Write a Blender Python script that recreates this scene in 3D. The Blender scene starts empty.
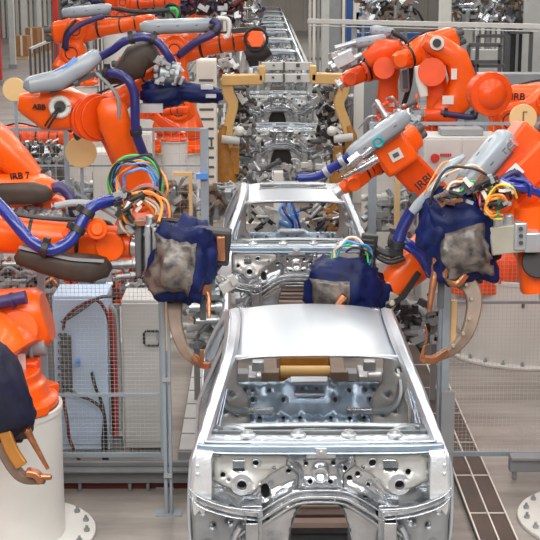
import bpy, bmesh, math, random
from mathutils import Vector, Matrix, noise
from mathutils.geometry import delaunay_2d_cdt
V = Vector
PI = math.pi
random.seed(7)
scene = bpy.context.scene
COL = scene.collection

# ------------------------------------------------------------------ camera
F = 1392.0
PITCH = math.radians(12.6); YAW = math.radians(0.37)
CAM = V((-0.44, 0.0, 4.6))
FWD = V((math.sin(YAW)*math.cos(PITCH), math.cos(YAW)*math.cos(PITCH), -math.sin(PITCH)))
RGT = V((math.cos(YAW), -math.sin(YAW), 0))
UPV = RGT.cross(FWD)
cd = bpy.data.cameras.new('camera'); cam = bpy.data.objects.new('camera', cd); COL.objects.link(cam)
cd.sensor_width = 36.0; cd.lens = F/540*36.0
cd.clip_start = 0.1; cd.clip_end = 400
cam.matrix_world = Matrix.Translation(CAM) @ Matrix((RGT, UPV, -FWD)).transposed().to_4x4()
scene.camera = cam

# ------------------------------------------------------------------ world, lamps, exposure
w = bpy.data.worlds.new('hall_air'); scene.world = w; w.use_nodes = True
w.node_tree.nodes['Background'].inputs[0].default_value = (0.80, 0.85, 0.92, 1)
w.node_tree.nodes['Background'].inputs[1].default_value = 0.16
def area(name, loc, sx, sy, power, col=(1, 0.97, 0.92), rot=(0, 0, 0)):
    l = bpy.data.lights.new(name, 'AREA'); l.shape = 'RECTANGLE'; l.size = sx; l.size_y = sy
    l.energy = power; l.color = col
    o = bpy.data.objects.new(name, l); o.location = loc; o.rotation_euler = rot; COL.objects.link(o)
    return o
for lx in (-8.5, -4.6, -1.7, 1.2, 4.1, 8.0):
    area('ceiling_lamp_row', (lx, 15, 8.5), 0.45, 26, 430)
for lx in (-9.0, -3, 3, 9.0):
    area('ceiling_lamp_row', (lx, 55, 9.0), 0.9, 50, 1500)
for ly in (-2.0, 1.2, 4.4):
    area('front_fill_strip', (-0.5, ly, 7.6), 14, 0.5, 420, (1, .98, .95), (math.radians(42), 0, 0))  # added front fill above the camera, brightens surfaces that face it
vs = scene.view_settings
vs.view_transform = 'Standard'; vs.look = 'None'; vs.gamma = 1.0; vs.use_curve_mapping = False
vs.exposure = 0.06

# ------------------------------------------------------------------ coordinates
def at(px, py, Y):
    d = FWD + RGT*((px-270)/F) + UPV*((270-py)/F)
    return CAM + d*((Y-CAM.y)/d.y)
def on_floor(px, py, z=0.0):
    d = FWD + RGT*((px-270)/F) + UPV*((270-py)/F)
    return CAM + d*((z-CAM.z)/d.z)

# ------------------------------------------------------------------ materials
MATS = {}
def mat(name, col, rough=0.5, metal=0.0, var=0.12, scale=6.0, bump=0.0, bscale=40, alpha=1.0, coat=0.0, col2=None, trans=0.0, spec=0.5):
    if name in MATS: return MATS[name]
    m = bpy.data.materials.new(name); m.use_nodes = True
    nt = m.node_tree; N = nt.nodes; L = nt.links
    b = N['Principled BSDF']
    tc = N.new('ShaderNodeTexCoord')
    nz = N.new('ShaderNodeTexNoise'); nz.inputs['Scale'].default_value = scale; nz.inputs['Detail'].default_value = 5
    L.new(tc.outputs['Object'], nz.inputs['Vector'])
    cr = N.new('ShaderNodeValToRGB')
    c2 = col2 if col2 else tuple(max(0, c*(1-var*2)) for c in col)
    cr.color_ramp.elements[0].position = 0.3; cr.color_ramp.elements[1].position = 0.7
    cr.color_ramp.elements[0].color = (*c2, 1); cr.color_ramp.elements[1].color = (*col, 1)
    L.new(nz.outputs['Fac'], cr.inputs['Fac']); L.new(cr.outputs['Color'], b.inputs['Base Color'])
    b.inputs['Roughness'].default_value = rough; b.inputs['Metallic'].default_value = metal
    b.inputs['Specular IOR Level'].default_value = spec
    if coat: b.inputs['Coat Weight'].default_value = coat; b.inputs['Coat Roughness'].default_value = 0.12
    if alpha < 1: b.inputs['Alpha'].default_value = alpha
    if trans: b.inputs['Transmission Weight'].default_value = trans
    if bump:
        n2 = N.new('ShaderNodeTexNoise'); n2.inputs['Scale'].default_value = bscale; n2.inputs['Detail'].default_value = 3
        L.new(tc.outputs['Object'], n2.inputs['Vector'])
        bp = N.new('ShaderNodeBump'); bp.inputs['Strength'].default_value = bump; bp.inputs['Distance'].default_value = 0.02
        L.new(n2.outputs['Fac'], bp.inputs['Height']); L.new(bp.outputs['Normal'], b.inputs['Normal'])
    MATS[name] = m
    return m
ORANGE = mat('robot_orange_paint', (1.0, 0.118, 0.002), 0.33, 0, 0.09, 4, coat=0.25, spec=.4)
ORANGE_D = mat('robot_red_orange_paint', (0.90, 0.085, 0.003), 0.36, 0, 0.10, 4, coat=0.2, spec=.4)
STEEL = mat('galvanised_steel', (0.70, 0.72, 0.74), 0.27, 0.9, 0.10, 5, bump=0.15, bscale=22, col2=(0.42, 0.44, 0.47))
PANEL = mat('pale_primed_steel', (0.62, 0.62, 0.60), 0.38, 0.45, 0.10, 6, bump=0.1)
ROOFM = mat('smooth_body_steel', (0.66, 0.70, 0.75), 0.36, 0.75, 0.03, 1.5)
STEEL_D = mat('dull_grey_steel', (0.45, 0.48, 0.50), 0.42, 0.8, 0.15, 7, bump=0.1)
STEEL_B = mat('bluish_steel', (0.50, 0.62, 0.76), 0.34, 0.8, 0.15, 6, bump=0.1)
DARK = mat('black_rubber', (0.025, 0.022, 0.022), 0.5, 0, 0.1, 9)
GLOVE = mat('black_leather_cover', (0.055, 0.035, 0.025), 0.55, 0, 0.2, 6, bump=0.3, bscale=12)
HOSE = mat('blue_hose', (0.012, 0.030, 0.26), 0.25, 0, 0.15, 5, coat=0.4)
HOSEP = mat('purple_hose', (0.045, 0.03, 0.13), 0.4, 0, 0.15, 5)
NAVY = mat('navy_cloth', (0.004, 0.012, 0.085), 0.5, 0, 0.3, 5, bump=0.5, bscale=7, spec=.25)
NAVYD = mat('dark_navy_cloth', (0.005, 0.007, 0.035), 0.6, 0, 0.3, 5, bump=0.5, bscale=7)
CLEARW = mat('clear_plastic_window', (0.22, 0.18, 0.15), 0.3, 0, 0.4, 11, bump=0.5, bscale=11, col2=(0.015, 0.015, 0.02), coat=0.15)
COPPER = mat('copper', (0.62, 0.26, 0.13), 0.32, 0.8, 0.2, 12, bump=0.2)
BRONZE = mat('brown_bronze', (0.24, 0.17, 0.125), 0.5, 0.15, 0.15, 9)
WHITE = mat('white_paint', (0.74, 0.72, 0.68), 0.45, 0, 0.05, 2)
LGREY = mat('light_grey_paint', (0.55, 0.55, 0.53), 0.5, 0, 0.06, 3)
GREY = mat('grey_paint', (0.30, 0.31, 0.32), 0.5, 0, 0.08, 4)
BGREY = mat('blue_grey_paint', (0.33, 0.39, 0.44), 0.42, 0.1, 0.08, 4)
PALEB = mat('pale_blue_paint', (0.52, 0.66, 0.85), 0.45, 0, 0.05, 2)
DGREY = mat('dark_grey_paint', (0.10, 0.10, 0.105), 0.5, 0, 0.1, 4)
ALU = mat('brushed_aluminium', (0.62, 0.64, 0.66), 0.35, 0.7, 0.1, 8)
TAN = mat('tan_board', (0.80, 0.55, 0.26), 0.6, 0, 0.06, 2)
YEL = mat('ochre_yellow_paint', (0.70, 0.43, 0.16), 0.45, 0, 0.08, 5)
OCHRE = mat('dark_ochre_paint', (0.45, 0.19, 0.03), 0.5, 0, 0.2, 9)
BOXB = mat('brown_cardboard', (0.42, 0.19, 0.075), 0.75, 0, 0.1, 4)
BLUE = mat('blue_paint', (0.02, 0.09, 0.33), 0.45, 0, 0.1, 3)
RED = mat('red_paint', (0.60, 0.03, 0.02), 0.45, 0, 0.1, 3)
DRED = mat('dark_red_paint', (0.15, 0.018, 0.012), 0.6, 0, 0.15, 3)
BROWN = mat('brown_cover_plate', (0.095, 0.062, 0.05), 0.5, 0.2, 0.2, 3)
CREAM = mat('cream_strip', (0.78, 0.72, 0.64), 0.55, 0, 0.05, 3)
TEAL = mat('teal_cable', (0.02, 0.36, 0.42), 0.35, 0, 0.05, 3)
GREEN = mat('green_cable', (0.05, 0.50, 0.10), 0.35, 0, 0.05, 3)
YELLC = mat('yellow_cable', (0.80, 0.60, 0.05), 0.35, 0, 0.05, 3)
PINK = mat('pink_cable', (0.75, 0.15, 0.22), 0.35, 0, 0.05, 3)
ORC = mat('orange_cable', (0.95, 0.30, 0.05), 0.35, 0, 0.05, 3)
CREAMC = mat('cream_cable', (0.80, 0.66, 0.50), 0.35, 0, 0.05, 3)
BLUEC = mat('light_blue_cable', (0.10, 0.30, 0.75), 0.35, 0, 0.05, 3)
BLACKP = mat('black_print', (0.02, 0.015, 0.015), 0.6, 0, 0, 3)
WALLM = mat('beige_hall_wall', (0.50, 0.45, 0.40), 0.8, 0, 0.08, 0.6)
WALL2 = mat('grey_hall_wall', (0.56, 0.55, 0.53), 0.8, 0, 0.08, 0.6)

def floor_mat():
    m = bpy.data.materials.new('worn_concrete'); m.use_nodes = True
    nt = m.node_tree; N = nt.nodes; L = nt.links; b = N['Principled BSDF']
    tc = N.new('ShaderNodeTexCoord'); mp = N.new('ShaderNodeMapping'); mp.inputs['Scale'].default_value = (0.35, 1.5, 1)
    L.new(tc.outputs['Object'], mp.inputs['Vector'])
    n1 = N.new('ShaderNodeTexNoise'); n1.inputs['Scale'].default_value = 1.6; n1.inputs['Detail'].default_value = 8; n1.inputs['Roughness'].default_value = 0.65
    L.new(mp.outputs['Vector'], n1.inputs['Vector'])
    cr = N.new('ShaderNodeValToRGB'); e = cr.color_ramp.elements
    e[0].position = 0.3; e[0].color = (0.17, 0.148, 0.13, 1); e[1].position = 0.72; e[1].color = (0.43, 0.39, 0.355, 1)
    L.new(n1.outputs['Fac'], cr.inputs['Fac']); L.new(cr.outputs['Color'], b.inputs['Base Color'])
    b.inputs['Roughness'].default_value = 0.38
    return m
FLOORM = floor_mat()

# ------------------------------------------------------------------ mesh builder
def frame(d, up=None):
    d = V(d).normalized()
    up = V(up) if up is not None else V((0, 0, 1))
    if abs(d.dot(up.normalized())) > 0.98: up = V((0, 1, 0)) if abs(d.y) < 0.9 else V((1, 0, 0))
    x = d.cross(up).normalized(); y = x.cross(d).normalized()
    return x, y, d
def catmull(pts, n=8):
    pts = [V(p) for p in pts]
    if len(pts) < 3: return pts
    P = [pts[0]*2-pts[1]] + pts + [pts[-1]*2-pts[-2]]
    out = []
    for i in range(1, len(P)-2):
        a, b, c, d = P[i-1], P[i], P[i+1], P[i+2]
        for k in range(n):
            t = k/n
            out.append(0.5*((2*b)+(c-a)*t+(2*a-5*b+4*c-d)*t*t+(3*b-a-3*c+d)*t**3))
    out.append(pts[-1])
    return out
def world_loc(o):
    p = V((0, 0, 0))
    while o is not None:
        p = p + V(o.location); o = o.parent
    return p
KEEP = {'wire_panel', 'louvre', 'edge_strip', 'cover_seam', 'logo_lettering', 'cooling_fin', 'clear_window', 'cloth_cover', 'lettering', 'mark', 'tunnel'}
def clusters(bm):
    """faces of a mesh grouped into pieces that do not touch each other."""
    bm.verts.index_update(); seen = set(); comps = []
    for v in bm.verts:
        if v.index in seen: continue
        st = [v]; seen.add(v.index); fs = set(); lo = [1e9]*3; hi = [-1e9]*3
        while st:
            a = st.pop()
            for i in range(3): lo[i] = min(lo[i], a.co[i]); hi[i] = max(hi[i], a.co[i])
            for f in a.link_faces:
                fs.add(f)
                for b in f.verts:
                    if b.index not in seen: seen.add(b.index); st.append(b)
        if fs: comps.append((lo, hi, fs))
    n = len(comps); par = list(range(n))
    def find(i):
        while par[i] != i: i = par[i]
        return i
    for i in range(n):
        for j in range(i):
            a, b = comps[i], comps[j]
            if all(a[0][k] <= b[1][k]+.006 and b[0][k] <= a[1][k]+.006 for k in range(3)):
                x, y = find(i), find(j)
                if x != y: par[x] = y
    out = {}
    for i in range(n): out.setdefault(find(i), []).extend(comps[i][2])
    return list(out.values())
class MB:
    def __init__(s): s.bm = bmesh.new(); s.mi = 0
    def _ring(s, pts): return [s.bm.verts.new(p) for p in pts]
    def _face(s, vs):
        try:
            f = s.bm.faces.new(vs); f.material_index = s.mi; return f
        except ValueError: return None
    def rings(s, rs, cap=True, closed=True):
        R = [s._ring(r) for r in rs]; n = len(R[0])
        for a, b in zip(R, R[1:]):
            for i in range(n if closed else n-1):
                j = (i+1) % n
                s._face((a[i], a[j], b[j], b[i]))
        if cap and closed: s._face(list(reversed(R[0]))); s._face(R[-1])
        return s
    def box(s, c, size, rot=None, ax=None):
        c = V(c); hx, hy, hz = size[0]/2, size[1]/2, size[2]/2
        if ax is not None: X, Y, Z = ax
        elif rot is not None:
            M = rot if isinstance(rot, Matrix) else Matrix.Rotation(rot, 3, 'Z')
            X, Y, Z = M @ V((1, 0, 0)), M @ V((0, 1, 0)), M @ V((0, 0, 1))
        else: X, Y, Z = V((1, 0, 0)), V((0, 1, 0)), V((0, 0, 1))
        q = lambda a, b, d: c + X*(a*hx) + Y*(b*hy) + Z*(d*hz)
        return s.rings([[q(-1, -1, k), q(1, -1, k), q(1, 1, k), q(-1, 1, k)] for k in (-1, 1)])
    def bx(s, x0, x1, y0, y1, z0, z1):
        return s.box(((x0+x1)/2, (y0+y1)/2, (z0+z1)/2), (x1-x0, y1-y0, z1-z0))
    def beam(s, a, b, w, h, up=None):
        a, b = V(a), V(b); X, Y, Z = frame(b-a, up)
        return s.box((a+b)/2, (w, h, (b-a).length), ax=(X, Y, Z))
    def cyl(s, a, b, r0, r1=None, seg=20, cap=True):
        a, b = V(a), V(b); r1 = r0 if r1 is None else r1; X, Y, Z = frame(b-a)
        return s.rings([[p + (X*math.cos(2*PI*i/seg) + Y*math.sin(2*PI*i/seg))*r for i in range(seg)] for p, r in ((a, r0), (b, r1))], cap)
    def lathe(s, a, axis, prof, seg=28, cap=True):
        a = V(a); X, Y, Z = frame(axis)
        return s.rings([[a + Z*h + (X*math.cos(2*PI*i/seg) + Y*math.sin(2*PI*i/seg))*max(r, 1e-4) for i in range(seg)] for h, r in prof], cap)
    def tube(s, pts, r, seg=10, n=7, smooth=True):
        P = catmull(pts, n) if smooth else [V(p) for p in pts]
        rs = []; X = None
        for i, p in enumerate(P):
            d = (P[min(i+1, len(P)-1)] - P[max(i-1, 0)]).normalized()
            if X is None: X, Y, _ = frame(d)
            else:
                X = (X - d*X.dot(d)).normalized(); Y = d.cross(X)
            rr = r(i/(len(P)-1)) if callable(r) else r
            rs.append([p + (X*math.cos(2*PI*k/seg) + Y*math.sin(2*PI*k/seg))*rr for k in range(seg)])
        return s.rings(rs)
    def loft(s, secs, nrm, seg=20):
        """secs: (centre, half width along nrm, half height across, exponent)."""
        rs = []; n = len(secs)
        for i, (c, a, b, e) in enumerate(secs):
            d = (V(secs[min(i+1, n-1)][0]) - V(secs[max(i-1, 0)][0])).normalized()
            N_ = V(nrm); N_ = (N_ - d*N_.dot(d)).normalized(); Q = d.cross(N_)
            ring = []
            for k in range(seg):
                t = 2*PI*(k+0.5)/seg; ct, st = math.cos(t), math.sin(t)
                ring.append(V(c) + N_*(a*math.copysign(abs(ct)**(2/e), ct)) + Q*(b*math.copysign(abs(st)**(2/e), st)))
            rs.append(ring)
        return s.rings(rs)
    def sweep(s, pts, wd, ht, nrm, n=6, smooth=True):
        """rectangular section along a curve; wd lies along nrm."""
        P = catmull(pts, n) if smooth else [V(p) for p in pts]
        rs = []
        for i, p in enumerate(P):
            t = i/(len(P)-1)
            d = (P[min(i+1, len(P)-1)] - P[max(i-1, 0)]).normalized()
            N_ = V(nrm); N_ = (N_ - d*N_.dot(d)).normalized(); Q = d.cross(N_)
            a = (wd(t) if callable(wd) else wd)/2; b = (ht(t) if callable(ht) else ht)/2
            rs.append([p+N_*a+Q*b, p-N_*a+Q*b, p-N_*a-Q*b, p+N_*a-Q*b])
        return s.rings(rs)
    def prism(s, poly, o, X, Y, th):
        o, X, Y = V(o), V(X).normalized(), V(Y).normalized(); Z = X.cross(Y)
        return s.rings([[o + X*x + Y*y + Z*k for x, y in poly] for k in (-th/2, th/2)])
    def torus(s, c, axis, R, r, seg=28, rs=8, a0=0, a1=2*PI):
        X, Y, Z = frame(axis); n = seg
        pts = [V(c) + (X*math.cos(a0+(a1-a0)*i/n) + Y*math.sin(a0+(a1-a0)*i/n))*R for i in range(n+1)]
        return s.tube(pts, r, rs, smooth=False)
    def blob(s, c, radii, axes, seed=0, amp=0.12, freq=3.0, nu=28, nv=18, only=None, off=0.0):
        X, Y, Z = axes; c = V(c); grid = []
        for j in range(nv+1):
            ph = PI*j/nv; row = []
            for i in range(nu):
                th = 2*PI*i/nu
                d = V((math.sin(ph)*math.cos(th), math.sin(ph)*math.sin(th), math.cos(ph)))
                e = V([math.copysign(abs(q)**0.75, q) for q in d])
                k = 1 + amp*noise.noise(d*freq + V((seed*3.1, seed, 0))) + amp*0.5*noise.noise(d*freq*2.7 + V((seed, 7, 0))) + off
                row.append((c + X*(e.x*radii[0]*k) + Y*(e.y*radii[1]*k) + Z*(e.z*radii[2]*k), d))
            grid.append(row)
        vm = {}
        def g(j, i):
            i %= nu
            if j in (0, nv): i = 0
            if (j, i) not in vm: vm[(j, i)] = s.bm.verts.new(grid[j][i][0])
            return vm[(j, i)]
        for j in range(nv):
            for i in range(nu):
                d = grid[j][i][1]
                if only is not None and not only(d): continue
                q = []
                for v in (g(j, i), g(j+1, i), g(j+1, i+1), g(j, i+1)):
                    if v not in q: q.append(v)
                s._face(q)
        return s
    def build(s, name, m, parent=None, smooth=35, bevel=0.0, solid=0.0, base=None):
        bm = s.bm
        if parent is not None and name not in KEEP:
            cl = clusters(bm)
            if 1 < len(cl) <= 60:
                first = None
                for fs in cl:
                    q = MB(); vm = {}
                    for f in fs:
                        for v in f.verts:
                            if v.index not in vm: vm[v.index] = q.bm.verts.new(v.co)
                        nf = q._face([vm[v.index] for v in f.verts])
                        if nf: nf.material_index = f.material_index
                    o = q._build(name, m, parent, smooth, bevel, solid, base); first = first or o
                bm.free()
                return first
        return s._build(name, m, parent, smooth, bevel, solid, base)
    def _build(s, name, m, parent=None, smooth=35, bevel=0.0, solid=0.0, base=None):
        bm = s.bm
        bmesh.ops.recalc_face_normals(bm, faces=bm.faces)
        if parent is not None: o0 = world_loc(parent)
        elif base is not None: o0 = V(base)
        else:
            xs = [v.co for v in bm.verts]
            mn = V([min(c[i] for c in xs) for i in range(3)]); mx = V([max(c[i] for c in xs) for i in range(3)])
            o0 = V(((mn.x+mx.x)/2, (mn.y+mx.y)/2, mn.z))
        bmesh.ops.translate(bm, verts=bm.verts, vec=-o0)
        me = bpy.data.meshes.new(name); bm.to_mesh(me); bm.free()
        for f in me.polygons: f.use_smooth = True
        me.set_sharp_from_angle(angle=math.radians(smooth))
        o = bpy.data.objects.new(name, me)
        for q in (m if isinstance(m, (list, tuple)) else [m]): me.materials.append(q)
        if parent is not None: o.parent = parent
        else: o.location = o0
        if solid:
            md = o.modifiers.new('t', 'SOLIDIFY'); md.thickness = solid; md.offset = 0
        if bevel:
            md = o.modifiers.new('b', 'BEVEL'); md.width = bevel; md.segments = 2; md.limit_method = 'ANGLE'; md.angle_limit = math.radians(40)
        COL.objects.link(o)
        return o
def tag(o, label=None, cat=None, group=None, kind=None):
    if label: o['label'] = label
    if cat: o['category'] = cat
    if group: o['group'] = group
    if kind: o['kind'] = kind
    return o
def thing(name, loc, label, cat, group=None):
    o = bpy.data.objects.new(name, None); COL.objects.link(o); o.location = loc; o.empty_display_size = 0.1
    return tag(o, label, cat, group)
def copy_tree(o, parent=None):
    c = o.copy(); COL.objects.link(c); c.parent = parent
    for ch in list(o.children): copy_tree(ch, c)
    return c
def inside(p, poly):
    x, y = p; r = False; n = len(poly); j = n-1
    for i in range(n):
        xi, yi = poly[i]; xj, yj = poly[j]
        if (yi > y) != (yj > y) and x < (xj-xi)*(y-yi)/(yj-yi)+xi: r = not r
        j = i
    return r
def seg_d(p, a, b):
    ax, ay = a; bx_, by = b; dx, dy = bx_-ax, by-ay; L = dx*dx+dy*dy
    t = 0 if L == 0 else max(0, min(1, ((p[0]-ax)*dx+(p[1]-ay)*dy)/L))
    return math.hypot(p[0]-ax-t*dx, p[1]-ay-t*dy)
def poly_d(p, poly, closed=False):
    q = list(poly) + ([poly[0]] if closed else [])
    return min(seg_d(p, a, b) for a, b in zip(q, q[1:]))
def resample(poly, step):
    out = []
    for a, b in zip(poly, poly[1:]+poly[:1]):
        n = max(1, int(math.hypot(b[0]-a[0], b[1]-a[1])/step))
        out += [(a[0]+(b[0]-a[0])*k/n, a[1]+(b[1]-a[1])*k/n) for k in range(n)]
    return out
def circ(x, y, r, n=12, ry=None):
    ry = ry or r
    return [(x+r*math.cos(2*PI*i/n), y+ry*math.sin(2*PI*i/n)) for i in range(n)]
def rect(x0, x1, y0, y1): return [(x0, y0), (x1, y0), (x1, y1), (x0, y1)]
def sheet(outline, holes, fn, step):
    """a pressed sheet: outline with real holes, mapped into space by fn(u, v)."""
    loops = [resample(outline, step)] + [resample(h, step) for h in holes]
    vs_, es = [], []
    for lp in loops:
        b = len(vs_); vs_ += lp; es += [(b+i, b+(i+1) % len(lp)) for i in range(len(lp))]
    xs = [p[0] for p in outline]; ys = [p[1] for p in outline]
    x = min(xs); row = 0
    edges_pts = list(vs_)
    while x < max(xs):
        y = min(ys) + (step/2 if row % 2 else 0)
        while y < max(ys):
            p = (x, y)
            if inside(p, outline) and not any(inside(p, h) for h in holes):
                if all(abs(q[0]-x) > step*.4 or abs(q[1]-y) > step*.4 for q in edges_pts): vs_.append(p)
            y += step
        x += step; row += 1
    r = delaunay_2d_cdt([V(p) for p in vs_], es, [], 0, 1e-5)
    m = MB(); vv = [m.bm.verts.new(fn(p.x, p.y)) for p in r[0]]
    for f in r[2]:
        c = (sum(r[0][i].x for i in f)/3, sum(r[0][i].y for i in f)/3)
        if inside(c, outline) and not any(inside(c, h) for h in holes): m._face([vv[i] for i in f])
    return m
def text(name, s, size, o, X, Y, m, parent, depth=0.004):
    cu = bpy.data.curves.new(name, 'FONT'); cu.body = s; cu.size = size; cu.extrude = depth; cu.align_x = 'CENTER'; cu.align_y = 'CENTER'; cu.offset = size*0.02
    t = bpy.data.objects.new(name, cu); COL.objects.link(t)
    dg = bpy.context.evaluated_depsgraph_get(); me = bpy.data.meshes.new_from_object(t.evaluated_get(dg))
    bpy.data.objects.remove(t)
    X = V(X).normalized(); Z = X.cross(V(Y)).normalized(); Y = Z.cross(X)
    M = Matrix.Translation(V(o)-world_loc(parent)) @ Matrix((X, Y, Z)).transposed().to_4x4()
    me.transform(M); me.materials.append(m)
    ob = bpy.data.objects.new(name, me); ob.parent = parent; COL.objects.link(ob)
    return ob

# ================================================================== THE HALL
m = MB(); m.bx(-34, 34, -2, 104, -0.2, 0); tag(m.build('floor', FLOORM, smooth=30), kind='structure')
m = MB(); m.bx(-34, 34, 92, 92.3, 0, 9)
for i in range(60): m.bx(-33.5+i*1.12, -33.3+i*1.12, 91.9, 92, 0, 9)
tag(m.build('wall_back', WALLM), kind='structure')
m = MB(); m.bx(-34.3, -34, -2, 92, 0, 9); tag(m.build('wall_left', WALL2), kind='structure')
m = MB(); m.bx(34, 34.3, -2, 92, 0, 9); tag(m.build('wall_right', WALL2), kind='structure')

# ================================================================== CAR BODY
ARCH = [(-.25, .50), (-.21, .70), (-.16, .87), (-.125, .91), (.125, .91), (.16, .87), (.21, .70), (.25, .50)]
RID1 = [(-.72, .60), (-.47, .79), (-.25, .94), (-.125, .99), (.125, .99), (.25, .94), (.47, .79), (.72, .60)]
TRAP = [(-.225, 1.27), (-.20, 1.22), (-.15, 1.16), (-.15, 1.06), (.15, 1.06), (.15, 1.16), (.20, 1.22), (.225, 1.27)]
def g(d, w): return math.exp(-(d/w)**2)
def firewall_fn(x, z):
    p = (x, z); dr = poly_d(p, RID1)
    below = (z < 0.60) or inside(p, [(-.72, .60)] + RID1[1:-1] + [(.72, .60), (.72, .2), (-.72, .2)])
    y = 0.03
    y -= 0.050*g(dr, .020)
    if below: y -= 0.030*g(dr-.055, .014) - 0.030
    else: y += 0.022*g(dr-.045, .016) - 0.022*g(dr-.095, .018)
    dt = poly_d(p, TRAP, True)
    if inside(p, TRAP): y += 0.035 - 0.035*g(dt, .02)
    y -= 0.028*g(dt, .016)
    y -= 0.020*g(math.hypot(x, z-1.15)-.045, .012)
    ax = abs(x)
    y -= 0.055*math.exp(-((ax-.54)/.12)**2-((z-1.08)/.07)**2)
    y -= 0.016*g(seg_d((ax, z), (.30, 1.20), (.44, 1.20)), .014)
    y -= 0.018*g(seg_d((ax, z), (.30, 1.02), (.42, .92)), .012)
    y -= 0.018*g(seg_d((ax, z), (.34, 1.07), (.46, .97)), .012)
    y -= 0.018*g(seg_d((ax, z), (.38, 1.12), (.50, 1.02)), .012)
    y -= 0.016*g(seg_d((ax, z), (.70, 1.28), (.70, 1.12)), .014)
    y -= 0.020*g(seg_d((ax, z), (.62, .62), (.66, .90)), .02)
    y += 0.02*noise.noise(V((x*6, z*6, 2)))
    return V((x, y, z))
def half_w(z, y=1.0):
    hw = .90 - .25*(max(0, z-1.22)/.58)**1.05
    if y < .5: hw -= .012*(.5-y)
    if y > 2.6: hw -= .05*(y-2.6)**2
    if z < .66: hw -= .05
    return hw
TSTEP = mat('pinkish_primer', (.50, .36, .30), .5, .1, .1, 4); TSTEP2 = mat('dull_brown_primer', (.22, .15, .12), .5, .1, .1, 4)
HINGE = mat('bright_pillar_steel', (0.80, 0.82, 0.84), 0.35, 0.55, 0.06, 8, bump=.15)
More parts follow.
